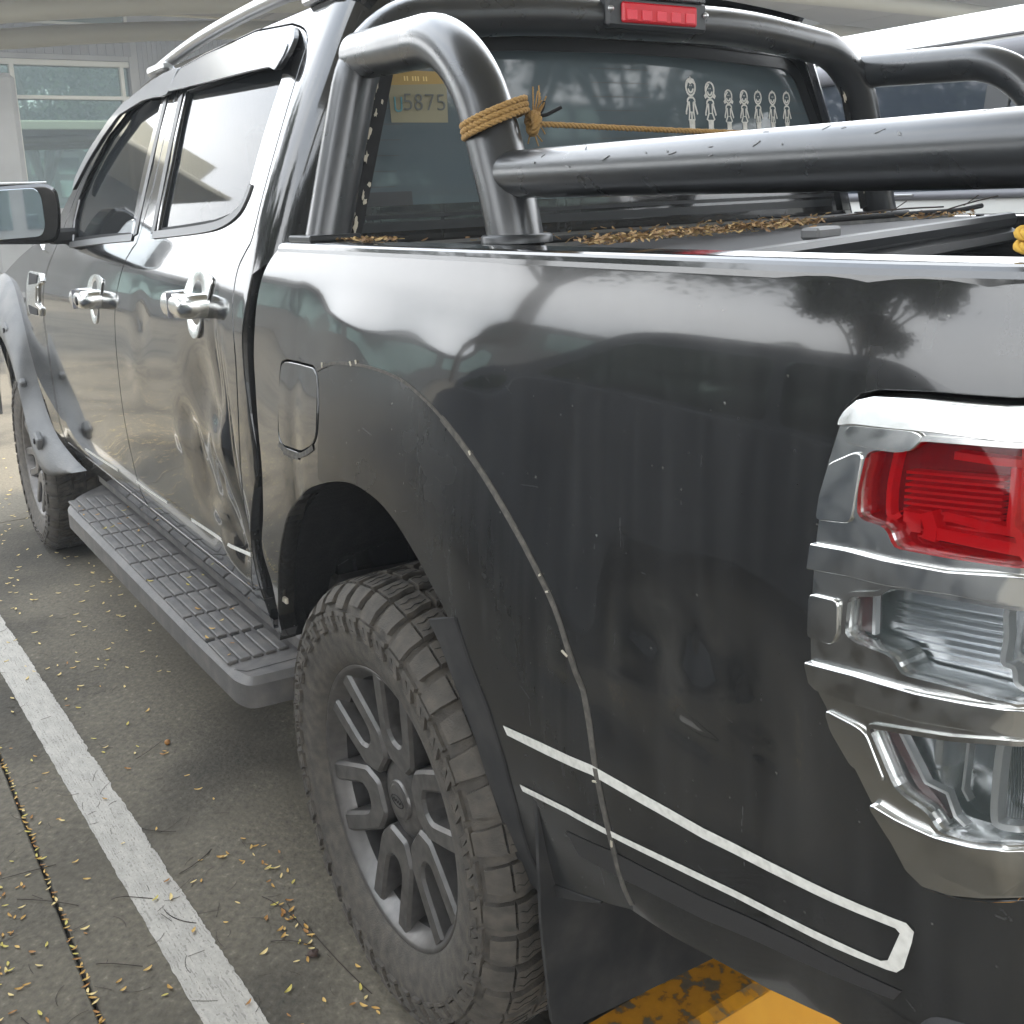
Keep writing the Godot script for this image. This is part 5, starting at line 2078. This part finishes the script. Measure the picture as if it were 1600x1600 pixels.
	sm.radius = .0075
	sm.height = .014
	sm.radial_segments = 16
	sm.rings = 10
	var sd := mi("round_seed", sm, M.seed)
	sd.position = V([-0.960,-1.178])[0].x * Vector3.RIGHT + Vector3(0, .007, 0) + V([-0.960,-1.178])[0].y * Vector3.BACK
	tag(sd, "round tan seed on the concrete between white line and side step", "seed")
	var pod := thing("dry_pod", "dark shrivelled seed pod on the concrete near the rear tyre", "seed pod", Vector3(V([-0.968,-0.196])[0].x, .006, V([-0.968,-0.196])[0].y))
	st = S()
	grid(st, func(u: float, v: float):
		var a := u * TAU
		var b := v * PI
		var r := .0085 * (1.0 + .18 * sin(a * 3.0 + b * 2.0))
		return Vector3(r * sin(b) * cos(a) * 1.2, r * cos(b) * .7, r * sin(b) * sin(a)), 14, 8)
	put("pod_shell", st, M.pod, pod)
	st = S()
	tube(st, PackedVector3Array([Vector3(-.009, 0, 0), Vector3(-.016, .002, -.003)]), .001, 5)
	put("pod_stalk", st, M.twig, pod)

# ---------------------------------------------------------------- bed cover and rope
func bed_cover():
	var t := thing("bed_cover", "broken grey folding tonneau cover slumped in the front of the truck bed", "tonneau cover")
	var st := S()
	box(st, Vector3(1.42, .016, .30), at(Vector3(0, 1.295, -.20)), .004)
	put("front_panel", st, M.cover, t)
	st = S()
	# the loose panel, askew: corners listed round
	var c := [Vector3(-.60, 1.290, -.045), Vector3(.70, 1.292, -.045), Vector3(.60, 1.296, .15), Vector3(-.60, 1.276, .39)]
	quad(st, c[0], c[1], c[2], c[3])
	var dn := Vector3(0, -.014, 0)
	quad(st, c[0] + dn, c[1] + dn, c[2] + dn, c[3] + dn)
	for k in 4:
		quad(st, c[k], c[(k + 1) % 4], c[(k + 1) % 4] + dn, c[k] + dn)
	put("rear_panel", st, M.cover_dark, t)
	# the aluminium edge channel along the loose side
	st = S()
	var a := Vector3(-.60, 1.282, .395)
	var b := Vector3(.60, 1.299, .155)
	var d := (b - a).normalized()
	var nrm := Vector3(-d.z, 0, d.x) * -1.0
	if nrm.z < 0:
		nrm = -nrm
	var prof := V([0, .006, .010, .004, .016, -.006, .014, -.020, .006, -.026, .020, -.034, .022, -.050, .016, -.056])
	for k in prof.size() - 1:
		var p := prof[k]
		var q := prof[k + 1]
		var e := (q - p).normalized()
		quad(st, a + nrm * p.x + Vector3(0, p.y, 0), b + nrm * p.x + Vector3(0, p.y, 0), b + nrm * q.x + Vector3(0, q.y, 0), a + nrm * q.x + Vector3(0, q.y, 0), (nrm * -e.y + Vector3(0, e.x, 0)).normalized())
		quad(st, a + nrm * (p.x - .0015) + Vector3(0, p.y, 0), b + nrm * (p.x - .0015) + Vector3(0, p.y, 0), b + nrm * (q.x - .0015) + Vector3(0, q.y, 0), a + nrm * (q.x - .0015) + Vector3(0, q.y, 0), (nrm * e.y + Vector3(0, -e.x, 0)).normalized())
	put("edge_channel", st, M.trim, t)
	st = S()
	tube(st, fillet([Vector3(-.70, 1.304, -.048), Vector3(.72, 1.306, -.048), Vector3(.80, 1.314, -.04)], [.03], 4), .006, 8)
	put("hinge_strip", st, M.black, t)
	# the pull ring on the loose panel
	st = S()
	var kk := a.lerp(b, .38) + Vector3(0, .012, -.03)
	box(st, Vector3(.085, .020, .035), Transform3D(Basis(Vector3.UP, .24), kk), .008)
	put("latch_block", st, M.trim_grey, t)
	# thin dead twigs on top
	var i := 0
	for q in [[Vector3(.35, 1.308, -.10), Vector3(.62, 1.318, -.02), "bare grey twig lying on the bed cover near its right corner"], [Vector3(.58, 1.300, -.03), Vector3(.80, 1.336, .0), "bare dark twig poking up beyond the right end of the bed cover"]]:
		st = S()
		tube(st, fillet([q[0], (q[0] + q[1]) * .5 + Vector3(0, .006, .01), q[1]], [.06], 5), .0018, 6)
		tube(st, PackedVector3Array([(q[0] + q[1]) * .5, (q[0] + q[1]) * .5 + Vector3(.04, .022, .01)]), .0012, 5)
		var o := put("twig", st, M.twig)
		tag(o, q[2], "twig")
		i += 1

func strands(st: SurfaceTool, path: PackedVector3Array, rad: float, pitch: float, phase := 0.0):
	# three strand laid rope
	var n := path.size()
	var len := [0.0]
	for i in range(1, n):
		len.append(len[i - 1] + path[i].distance_to(path[i - 1]))
	for s in 3:
		var p := PackedVector3Array()
		var u := Vector3.UP
		for i in n:
			var t: Vector3 = (path[min(i + 1, n - 1)] - path[max(i - 1, 0)]).normalized()
			if absf(t.dot(u)) > .97:
				u = Vector3.RIGHT
			u = (u - t * u.dot(t)).normalized()
			var v := t.cross(u)
			var a: float = phase + len[i] / pitch * TAU + TAU * s / 3.0
			p.append(path[i] + (u * cos(a) + v * sin(a)) * rad * .52)
		tube(st, p, rad * .56, 7)

func rope():
	var t := thing("rope", "yellow brown twisted rope tied round the left bar tube and stretched across the bed", "rope", Vector3.ZERO)
	var st := S()
	var leg := func(y: float): return Vector3(-.72, y, lerpf(.200, .150, clampf((y - 1.36) / .2, 0, 1)))
	# three turns round the leg
	var p := PackedVector3Array()
	for k in 181:
		var a := TAU * 3.0 * k / 180.0 + .4
		var y := 1.492 + .0125 * (k / 180.0 - .5) * 2.0 + .016 * cos(a + .6)
		var c: Vector3 = leg.call(y)
		p.append(c + Vector3(cos(a) * .0485, 0, -sin(a) * .0485))
	strands(st, p, .0046, .024)
	put("rope_coil", st, M.rope, t)
	st = S()
	p = PackedVector3Array()
	for k in 241:
		var f := k / 240.0
		p.append(Vector3(lerpf(-.672, .70, f), 1.484 - .014 * sin(PI * f) - .004 * f, lerpf(.185, .15, f)))
	strands(st, p, .0046, .024)
	put("rope_span", st, M.rope, t)
	# the knot and its frayed ends
	st = S()
	p = PackedVector3Array()
	for k in 61:
		var a := TAU * 1.5 * k / 60.0
		p.append(Vector3(-.668 + .004 * sin(a * .7), 1.484 + .013 * sin(a), .188 + .013 * cos(a)))
	strands(st, p, .006, .026)
	put("knot", st, M.rope, t)
	st = S()
	rng.seed = 3
	for k in 16:
		var b := Vector3(-.664, 1.492, .185)
		var e := b + Vector3(rng.randf_range(.0, .022), rng.randf_range(.018, .046), rng.randf_range(-.015, .02))
		if k > 10:
			e = b + Vector3(rng.randf_range(-.01, .02), rng.randf_range(-.045, -.02), rng.randf_range(-.01, .01))
		tube(st, fillet([b, (b + e) * .5 + Vector3(rng.randf_range(-.006, .006), 0, rng.randf_range(-.006, .006)), e], [.012], 4), .0011, 5)
	put("frayed_end", st, M.rope, t)
	st = S()
	tube(st, fillet([Vector3(-.672, 1.500, .188), Vector3(-.655, 1.492, .192), Vector3(-.625, 1.506, .20)], [.012], 5), .0028, 8)
	tube(st, fillet([Vector3(-.672, 1.492, .188), Vector3(-.650, 1.500, .190), Vector3(-.648, 1.515, .19)], [.01], 5), .0024, 8)
	put("black_cord", st, M.black, t)
	# a yellow rope end by the tail
	var y := thing("rope_end", "frayed yellow rope end on the bed rail under the rear bend of the bar", "rope", Vector3(-.785, 1.317, 1.022))
	st = S()
	p = PackedVector3Array()
	for k in 50:
		var a := TAU * 1.8 * k / 49.0
		p.append(Vector3(.009 * cos(a), .004 + .018 * k / 49.0, .009 * sin(a)))
	strands(st, p, .0045, .02)
	put("rope_coil", st, M.rope_yellow, y)

# ---------------------------------------------------------------- the white van on the far side
func van():
	var t := thing("white_van", "tall white van with dark side windows, parked on the far side of the truck", "van", Vector3(1.95, 0, -1.4))
	# section across: x away from the truck, y up; extruded along z
	var prof := V([.0, .35, -.03, .60, -.035, .95, -.02, 1.20, 0, 1.31, .045, 1.55, .085, 1.78, .10, 1.86, .145, 1.925, .26, 1.985, .50, 2.02, 1.2, 2.02, 1.45, 1.985, 1.56, 1.90, 1.60, 1.78, 1.68, 1.30, 1.70, .9, 1.68, .35])
	var st := S()
	var z0 := -2.6
	var z1 := 2.1
	var n := prof.size()
	# side skin as sheets: sill to waist, window frames, roof
	for k in n - 1:
		var a := prof[k]
		var b := prof[k + 1]
		if k == 4 or k == 5:
			continue
		var d := (b - a).normalized()
		var na := Vector3(-d.y, d.x, 0)
		var pa := na
		var pb := na
		if k > 0:
			var e := (a - prof[k - 1]).normalized()
			pa = (na + Vector3(-e.y, e.x, 0)).normalized()
		if k < n - 2:
			var e := (prof[k + 2] - b).normalized()
			pb = (na + Vector3(-e.y, e.x, 0)).normalized()
		if k == 6 or k == 3:
			pa = na if k == 6 else pa
			pb = na if k == 3 else pb
		quadn(st, [Vector3(a.x, a.y, z0), Vector3(a.x, a.y, z1), Vector3(b.x, b.y, z1), Vector3(b.x, b.y, z0)], [pa, pa, pb, pb])
	for z in [z0, z1]:
		var idx := Geometry2D.triangulate_polygon(prof)
		var nn := Vector3(0, 0, signf(z))
		for k in range(0, idx.size(), 3):
			var q := [prof[idx[k]], prof[idx[k + 1]], prof[idx[k + 2]]]
			tri(st, Vector3(q[0].x, q[0].y, z), Vector3(q[1].x, q[1].y, z), Vector3(q[2].x, q[2].y, z), nn, nn, nn)
	put("body", st, M.van, t)
	# window band: frame posts, glass, seals
	var w := func(y: float): return lerpf(0.0, .085, (y - 1.31) / .47)
	st = S()
	for z in [-2.55, -1.05, .62, 2.05]:
		var a := Vector3(w.call(1.31), 1.31, 0)
		var b := Vector3(w.call(1.78), 1.78, 0)
		quad(st, a + Vector3(0, 0, z - .045), a + Vector3(0, 0, z + .045), b + Vector3(0, 0, z + .045), b + Vector3(0, 0, z - .045), Vector3(-1, .18, 0).normalized())
	put("window_post", st, M.trim, t)
	for z in [[-2.505, -1.095], [-1.005, .575], [.665, 2.005]]:
		st = S()
		var a := Vector3(w.call(1.325) + .008, 1.325, 0)
		var b := Vector3(w.call(1.775) + .008, 1.775, 0)
		quad(st, a + Vector3(0, 0, z[0]), a + Vector3(0, 0, z[1]), b + Vector3(0, 0, z[1]), b + Vector3(0, 0, z[0]), Vector3(-1, .18, 0).normalized())
		put("window", st, M.van_glass, t)
	st = S()
	tube(st, PackedVector3Array([Vector3(-.004, 1.322, z0 + .02), Vector3(-.004, 1.322, z1 - .02)]), .016, 10)
	put("waist_seal", st, M.grey_trim, t)
	st = S()
	for z in [-.35, .28, 1.2]:
		box(st, Vector3(.010, .008, .14), at(Vector3(-.020, 1.326, z)), .002)
	put("seal_clip", st, M.silver, t)
	# rain gutter and roof rail line
	st = S()
	tube(st, PackedVector3Array([Vector3(.085, 1.812, z0 + .03), Vector3(.085, 1.812, z1 - .03)]), .034, 14, true, Vector2(1.15, .9))
	put("roof_gutter", st, M.grey_trim, t)
	st = S()
	box(st, Vector3(.012, .010, z1 - z0 - .1), at(Vector3(.098, 1.866, (z0 + z1) * .5)), .003)
	put("gutter_groove", st, M.seam, t)
	st = S()
	box(st, Vector3(.02, .34, 4.5), at(Vector3(-.03, .52, -.25)), .008)
	put("lower_cladding", st, M.plastic, t)
	for z in [-1.75, 1.25]:
		st = S()
		lathe(st, V([.0001, -.02, .20, -.02, .22, -.03, .30, -.035, .325, -.02, .335, .02, .335, .18, .0001, .18]), Vector3(-.005, .335, z), 40)
		put("wheel", st, M.rubber, t)
	st = S()
	for z in [-1.5, -.2, 1.1]:
		box(st, Vector3(1.3, .75, .14), at(Vector3(.85, 1.1, z)), .06)
	put("seat", st, M.seat, t)

# ---------------------------------------------------------------- the dark car in the next bay, seen only in the truck's paint
func dark_car():
	var t := thing("parked_car", "blue grey hatchback parked in the next bay, mirrored in the truck's side", "car", Vector3(-3.35, 0, -1.0))
	var xf := Transform3D(Basis(Vector3.UP, -PI / 2), Vector3.ZERO)      # local x -> z, local z -> -x
	var st := S()
	var low := soften(V([-2.1, .30, -2.15, .55, -2.05, .74, -1.15, .95, -.9, .98, 1.75, 1.02, 2.0, .95, 2.05, .60, 2.0, .28]), .12, 5)
	extrude(st, low, -.87, .87, .09, xf, true)
	put("body", st, M.car_paint, t)
	st = S()
	var cabin := soften(V([-1.2, .94, -.45, 1.46, -.2, 1.50, 1.1, 1.50, 1.35, 1.44, 1.85, .98]), .12, 5)
	extrude(st, cabin, -.72, .72, .10, xf, true)
	put("cabin", st, M.car_paint, t)
	for s in [-1.0, 1.0]:
		for w in [V([-.95, 1.0, -.42, 1.38, .25, 1.41, .25, 1.02]), V([.33, 1.02, .33, 1.41, 1.05, 1.41, 1.40, 1.05])]:
			st = S()
			extrude(st, soften(w, .05, 3), s * .715, s * .726, .002, xf)
			put("window", st, M.bglass, t)
		for z in [-1.35, 1.25]:
			st = S()
			lathe(st, V([.0001, -.02, .20, -.02, .22, -.03, .29, -.03, .315, -.01, .315, .16, .0001, .16]), Vector3(s * .80, .315, z), 36)
			put("wheel", st, M.rubber, t)

# ---------------------------------------------------------------- the building ahead
func building():
	var t := thing("shop_building", "pale grey shop building with a large white framed window and vertical siding", "building", Vector3(10, 0, -26.2))
	# local x from -20 to 20; front face at z 0; the window opening sits at local x -6.95 .. -4.30
	var st := S()
	var wx0 := -7.6
	var wx1 := -4.22
	var wy0 := 1.55
	var wy1 := 5.00
	box(st, Vector3(wx0 + 16.0, 7.0, .3), at(Vector3((-16.0 + wx0) * .5, 3.5, -.15)), .01)
	box(st, Vector3(16.0 - wx1, 7.0, .3), at(Vector3((16.0 + wx1) * .5, 3.5, -.15)), .01)
	box(st, Vector3(wx1 - wx0 - .004, wy0, .3), at(Vector3((wx0 + wx1) * .5, wy0 * .5, -.152)), .01)
	box(st, Vector3(wx1 - wx0 - .004, 7.0 - wy1, .3), at(Vector3((wx0 + wx1) * .5, (7.0 + wy1) * .5, -.152)), .01)
	box(st, Vector3(32, 7.0, 6.0), at(Vector3(0, 3.5, -4.0)), .01)
	var wall := put("wall", st, M.wall, t)
	# window: white frame, mullions and panes
	st = S()
	box(st, Vector3(3.4, .13, .14), at(Vector3(-5.91, wy1 - .065, -.12)), .01)
	box(st, Vector3(3.4, .09, .12), at(Vector3(-5.91, 4.14, -.12)), .01)
	box(st, Vector3(.11, 3.35, .13), at(Vector3(-6.90, 3.27, -.118)), .01)
	box(st, Vector3(.09, 3.35, .13), at(Vector3(-4.40, 3.27, -.118)), .01)
	var fr := put("window_frame", st, M.frame_white, t)
	st = S()
	quad(st, Vector3(wx0, wy0, -.20), Vector3(wx1, wy0, -.20), Vector3(wx1, 4.14, -.20), Vector3(wx0, 4.14, -.20), Vector3(0, 0, 1))
	put("pane", st, M.bglass, fr)
	st = S()
	quad(st, Vector3(wx0, 4.14, -.201), Vector3(wx1, 4.14, -.201), Vector3(wx1, wy1, -.201), Vector3(wx0, wy1, -.201), Vector3(0, 0, 1))
	put("pane", st, M.bglass, fr)
	# pale post standing before the left of the window
	st = S()
	box(st, Vector3(.9, 4.6, .5), at(Vector3(-7.42, 2.3, .42)), .12)
	put("post", st, M.wall, t)
	# vertical siding boards above the window, each its own board
	for k in 20:
		st = S()
		box(st, Vector3(.190, .66, .03), at(Vector3(-8.05 + k * .2, 5.45, .0152)), .006)
		put("siding_board", st, M.siding, t)
	for k in 34:
		st = S()
		box(st, Vector3(.115, 5.6, .025), at(Vector3(-3.95 + k * .12, 3.05, .0128)), .006)
		put("siding_board", st, M.siding, t)
	# high narrow glazing and the eaves beam with an added awning
	st = S()
	box(st, Vector3(4.0, .06, .06), at(Vector3(-6.2, 5.83, .031)), .01)
	box(st, Vector3(.08, .36, .06), at(Vector3(-4.22, 5.98, .033)), .01)
	put("high_window_frame", st, M.frame_white, t)
	st = S()
	quad(st, Vector3(-8.2, 5.86, .012), Vector3(-4.26, 5.86, .012), Vector3(-4.26, 6.12, .012), Vector3(-8.2, 6.12, .012), Vector3(0, 0, 1))
	put("high_window", st, M.bglass, t)
	st = S()
	box(st, Vector3(32, .14, 5.0), at(Vector3(0, 6.22, 2.51)), .03)  # unseen awning slab, added to keep the facade in shade
	box(st, Vector3(32, 1.6, .8), at(Vector3(0, 7.10, .42)), .03)
	put("eaves_and_added_awning", st, M.cream, t)
	st = S()
	box(st, Vector3(1.2, .10, .5), at(Vector3(-7.2, 6.08, .5)), .04)
	put("wall_lamp", st, M.frame_white, t)

# lower wing of the shops, out to the left, seen only in the truck's paint
func annex():
	var t := thing("low_building", "low plain grey building wing left of the shop, mirrored in the truck doors", "building", Vector3(-15, 0, -27))
	var st := S()
	box(st, Vector3(17.6, 3.0, 4.0), at(Vector3(0, 1.5, -2.0)), .02)
	put("wall", st, M.wall, t)
	st = S()
	box(st, Vector3(17.9, .22, 4.6), at(Vector3(0, 3.11, -1.9)), .03)
	put("roof", st, M.soffit, t)
	for k in 5:
		st = S()
		box(st, Vector3(2.2, 1.5, .06), at(Vector3(-7.0 + k * 3.5, 2.0, .02)), .01)
		put("window", st, M.bglass, t)

# canopy roofs: cream and grey panels on white beams
func canopy_field(called: String, label: String, x0: float, x1: float, z0: float, z1: float, y: float, m: Material):
	var t := thing(called, label, "canopy", Vector3(x0, 0, z0))
	var nx := int(round((x1 - x0) / 2.0))
	var nz := int(round((z1 - z0) / 2.7))
	var sx := (x1 - x0) / nx
	var sz := (z1 - z0) / nz
	for i in nx:
		for j in nz:
			var st := S()
			box(st, Vector3(sx - .03, .04, sz - .03), at(Vector3((i + .5) * sx, y + .03, (j + .5) * sz)), .008)
			put("ceiling_panel", st, m, t)
	var st := S()
	box(st, Vector3(x1 - x0 + .3, .10, z1 - z0 + .3), at(Vector3((x1 - x0) * .5, y + .13, (z1 - z0) * .5)), .01)
	put("roof_deck", st, M.soffit, t)
	for j in 3:
		st = S()
		var p := PackedVector3Array()
		for k in 25:
			var f := k / 24.0
			p.append(Vector3(f * (x1 - x0), y - .20 - .7 * pow(absf(f * 2.0 - 1.0), 3.0), (z1 - z0) * (.15 + .34 * j)))
		tube(st, p, .13, 12)
		put("curved_beam", st, M.frame_white, t)
	# gutter beams round the edge
	st = S()
	box(st, Vector3(x1 - x0 + .2, .30, .16), at(Vector3((x1 - x0) * .5, y + .15, -.08)), .03)
	put("gutter_beam", st, M.cream, t)
	st = S()
	box(st, Vector3(x1 - x0 + .2, .30, .16), at(Vector3((x1 - x0) * .5, y + .15, z1 - z0 + .08)), .03)
	put("gutter_beam", st, M.cream, t)
	st = S()
	box(st, Vector3(.16, .30, z1 - z0), at(Vector3(-.08, y + .15, (z1 - z0) * .5)), .03)
	put("gutter_beam", st, M.cream, t)
	for q in [[.3, .4], [x1 - x0 - .3, .4], [.3, z1 - z0 - .4], [x1 - x0 - .3, z1 - z0 - .4]]:
		if (x0 + q[0] > -1.6 and x0 + q[0] < 8.0) or (x0 < -4.0 and q[0] < 1.0):
			continue
		st = S()
		tube(st, PackedVector3Array([Vector3(q[0], 0, q[1]), Vector3(q[0], y, q[1])]), .11, 14)
		put("post", st, M.frame_white, t)

func canopy():
	canopy_field("canopy_roof", "cream panelled canopy roof with a straight gutter beam, in front of the shop building", -1.2, 23.0, -15.0, -8.2, 4.22, M.soffit)
	canopy_field("canopy_roof", "pale canopy roof directly over the rear of the truck and the photographer", -4.6, 5.4, -.9, 6.7, 4.75, M.cream)

# the long wall with a gridded screen behind the photographer, which the rear window mirrors
func screen_building():
	var t := thing("office_building", "pale office block with a gridded screen front, behind the photographer", "building", Vector3(10, 0, 30))
	var st := S()
	box(st, Vector3(30, 9, 6), at(Vector3(0, 4.5, 3)), .02)
	put("wall", st, M.wall, t)
	for i in 15:
		for j in 5:
			st = S()
			box(st, Vector3(1.5, 1.2, .05), at(Vector3(-13.3 + i * 1.9, 1.6 + j * 1.65, -.04)), .01)
			put("window", st, M.bglass, t)

# ---------------------------------------------------------------- trees
func tree(called: String, label: String, at_: Vector3, h: float, spread: float, sd: int, leaves_n: int, base_h: float, group := ""):
	var t := thing(called, label, "tree", at_, group)
	var r := RandomNumberGenerator.new()
	r.seed = sd
	var st := S()
	tube(st, fillet([Vector3(0, 0, 0), Vector3(.1, base_h * .6, .05), Vector3(.05, base_h, 0)], [base_h * .3], 6), h * .022, 12)
	var tips := []
	for k in 12:
		var a := TAU * k / 12.0 + r.randf_range(-.2, .2)
		var f := r.randf_range(.35, .95)
		var e := Vector3(cos(a) * spread * f, lerpf(base_h, h, r.randf_range(.35, .92)), sin(a) * spread * f)
		var m := Vector3(e.x * .35, lerpf(base_h, e.y, .6), e.z * .35)
		tube(st, fillet([Vector3(.05, base_h * .92, 0), m, e], [.5 * m.distance_to(e)], 5), h * .008, 7)
		tips.append(e)
		for q in 2:
			var e2 := e + Vector3(r.randfn(0, spread * .22), r.randf_range(-.5, .9), r.randfn(0, spread * .22))
			tube(st, PackedVector3Array([m.lerp(e, .6), e2]), h * .004, 5)
			tips.append(e2)
	put("trunk", st, M.bark, t)
	# crown: clumps of leaf faces round the limb ends
	var lf := S()
	lf.set_color(Color.WHITE)
	var s := .5
	var nn := Vector3(0, 1, 0)
	for q in [[Vector3(-.5, 0, 0), Vector3(0, .08, -.26), Vector3(.5, 0, 0)], [Vector3(-.5, 0, 0), Vector3(.5, 0, 0), Vector3(0, .08, .26)]]:
		tri(lf, q[0], q[1], q[2], nn, nn, nn)
	var mm := MultiMesh.new()
	mm.transform_format = MultiMesh.TRANSFORM_3D
	mm.use_colors = true
	mm.mesh = lf.commit()
	mm.instance_count = leaves_n
	for k in leaves_n:
		var c: Vector3 = tips[r.randi() % tips.size()]
		var p := c + Vector3(r.randfn(0, spread * .13), r.randfn(0, spread * .085), r.randfn(0, spread * .13))
		var sc := r.randf_range(.20, .42)
		var b := Basis.from_euler(Vector3(r.randf_range(-.9, .9), r.randf() * TAU, r.randf_range(-.9, .9))).scaled(Vector3.ONE * sc)
		mm.set_instance_transform(k, Transform3D(b, p))
		var g := r.randf_range(.7, 1.25)
		mm.set_instance_color(k, Color(.050 * g, .075 * g, .028 * g))
	var o := MultiMeshInstance3D.new()
	o.name = "crown"
	o.multimesh = mm
	o.material_override = M.foliage
	t.add_child(o, true)
	o.set_meta("kind", "stuff")

func palm(at_: Vector3, h: float, label: String, sd: int):
	var t := thing("palm_tree", label, "tree", at_)
	var r := RandomNumberGenerator.new()
	r.seed = sd
	var st := S()
	tube(st, fillet([Vector3.ZERO, Vector3(.15, h * .5, 0), Vector3(.1, h, 0)], [h * .3], 6), .13, 12)
	put("trunk", st, M.bark, t)
	for k in 16:
		st = S()
		var a := TAU * k / 16.0
		var up := r.randf_range(.1, 1.1)
		var pts := []
		for q in 9:
			var f := q / 8.0
			pts.append(Vector3(.1, h, 0) + Vector3(cos(a), 0, sin(a)) * f * 1.9 + Vector3.UP * (up * f * 1.3 - 1.9 * f * f))
		for q in 8:
			var d: Vector3 = (pts[q + 1] - pts[q]).normalized()
			var sd_ := d.cross(Vector3.UP).normalized()
			for s in [-1.0, 1.0]:
				for w in 4:
					var b: Vector3 = pts[q].lerp(pts[q + 1], w / 4.0)
					var tip: Vector3 = b + sd_ * s * .42 * sin(PI * clampf((q + w / 4.0) / 8.0 * .85 + .12, 0, 1)) + d * .22 + Vector3.DOWN * .12
					tri(st, b, b + d * .05, tip, Vector3.UP, Vector3.UP, Vector3.UP)
		put("frond", st, M.palm, t)

func trees():
	tree("rain_tree", "broad high crowned shade tree far out to the left, beyond the low wing", Vector3(-15, 0, -20), 12.0, 6.5, 1, 26000, 6.0)
	tree("rain_tree", "dense dark shade tree out to the left of the truck, nearest the palm", Vector3(-13.5, 0, -6.0), 8.0, 3.0, 2, 26000, 2.0)
	tree("rain_tree", "tall shade tree out to the left behind the photographer", Vector3(-12, 0, 7), 9.5, 5.0, 3, 24000, 3.0)
	tree("rain_tree", "wide tree in the yard behind, mirrored in the shop window", Vector3(12, 0, 20), 16.0, 6.5, 5, 34000, 3.0)
	tree("rain_tree", "lower leafy tree in the yard behind, right of the wide one", Vector3(19, 0, 21), 13.0, 5.5, 6, 24000, 2.4)
	palm(Vector3(-17.5, 0, -12.5), 3.6, "single palm tree out to the left of the truck", 4)

# ---------------------------------------------------------------- build
func _ready():
	rng.seed = 1
	setup_view()
	materials()
	M.palm = mat(Color(0.22, 0.27, 0.17), 0.7)
	var m := mat(grey(1), 0.6)
	world_tex(m, ntex(91, 0.02, [0.0, 0.5, 1.0], [Color(0.33, 0.33, 0.33), Color(0.42, 0.42, 0.41), Color(0.52, 0.51, 0.49)], 256), 3.0)
	M.cover = m
	M.cover_dark = mat(Color(0.22, 0.22, 0.225), 0.6)
	M.car_paint = mat(Color(0.34, 0.36, 0.39), 0.15)
	M.car_paint.clearcoat_enabled = true
	M.rope_yellow = mat(Color(0.78, 0.62, 0.25), 0.9)
	ground()
	building()
	annex()
	canopy()
	screen_building()
	trees()
	make_truck()
	van()
	dark_car()
	parking_line(Vector2(on_line(.9), .9), Vector2(on_line(-5.4), -5.4), .092, 8, "worn white painted bay line along the left side of the truck")
	wheel_stop()
	bed_cover()
	rope()
	leaves()
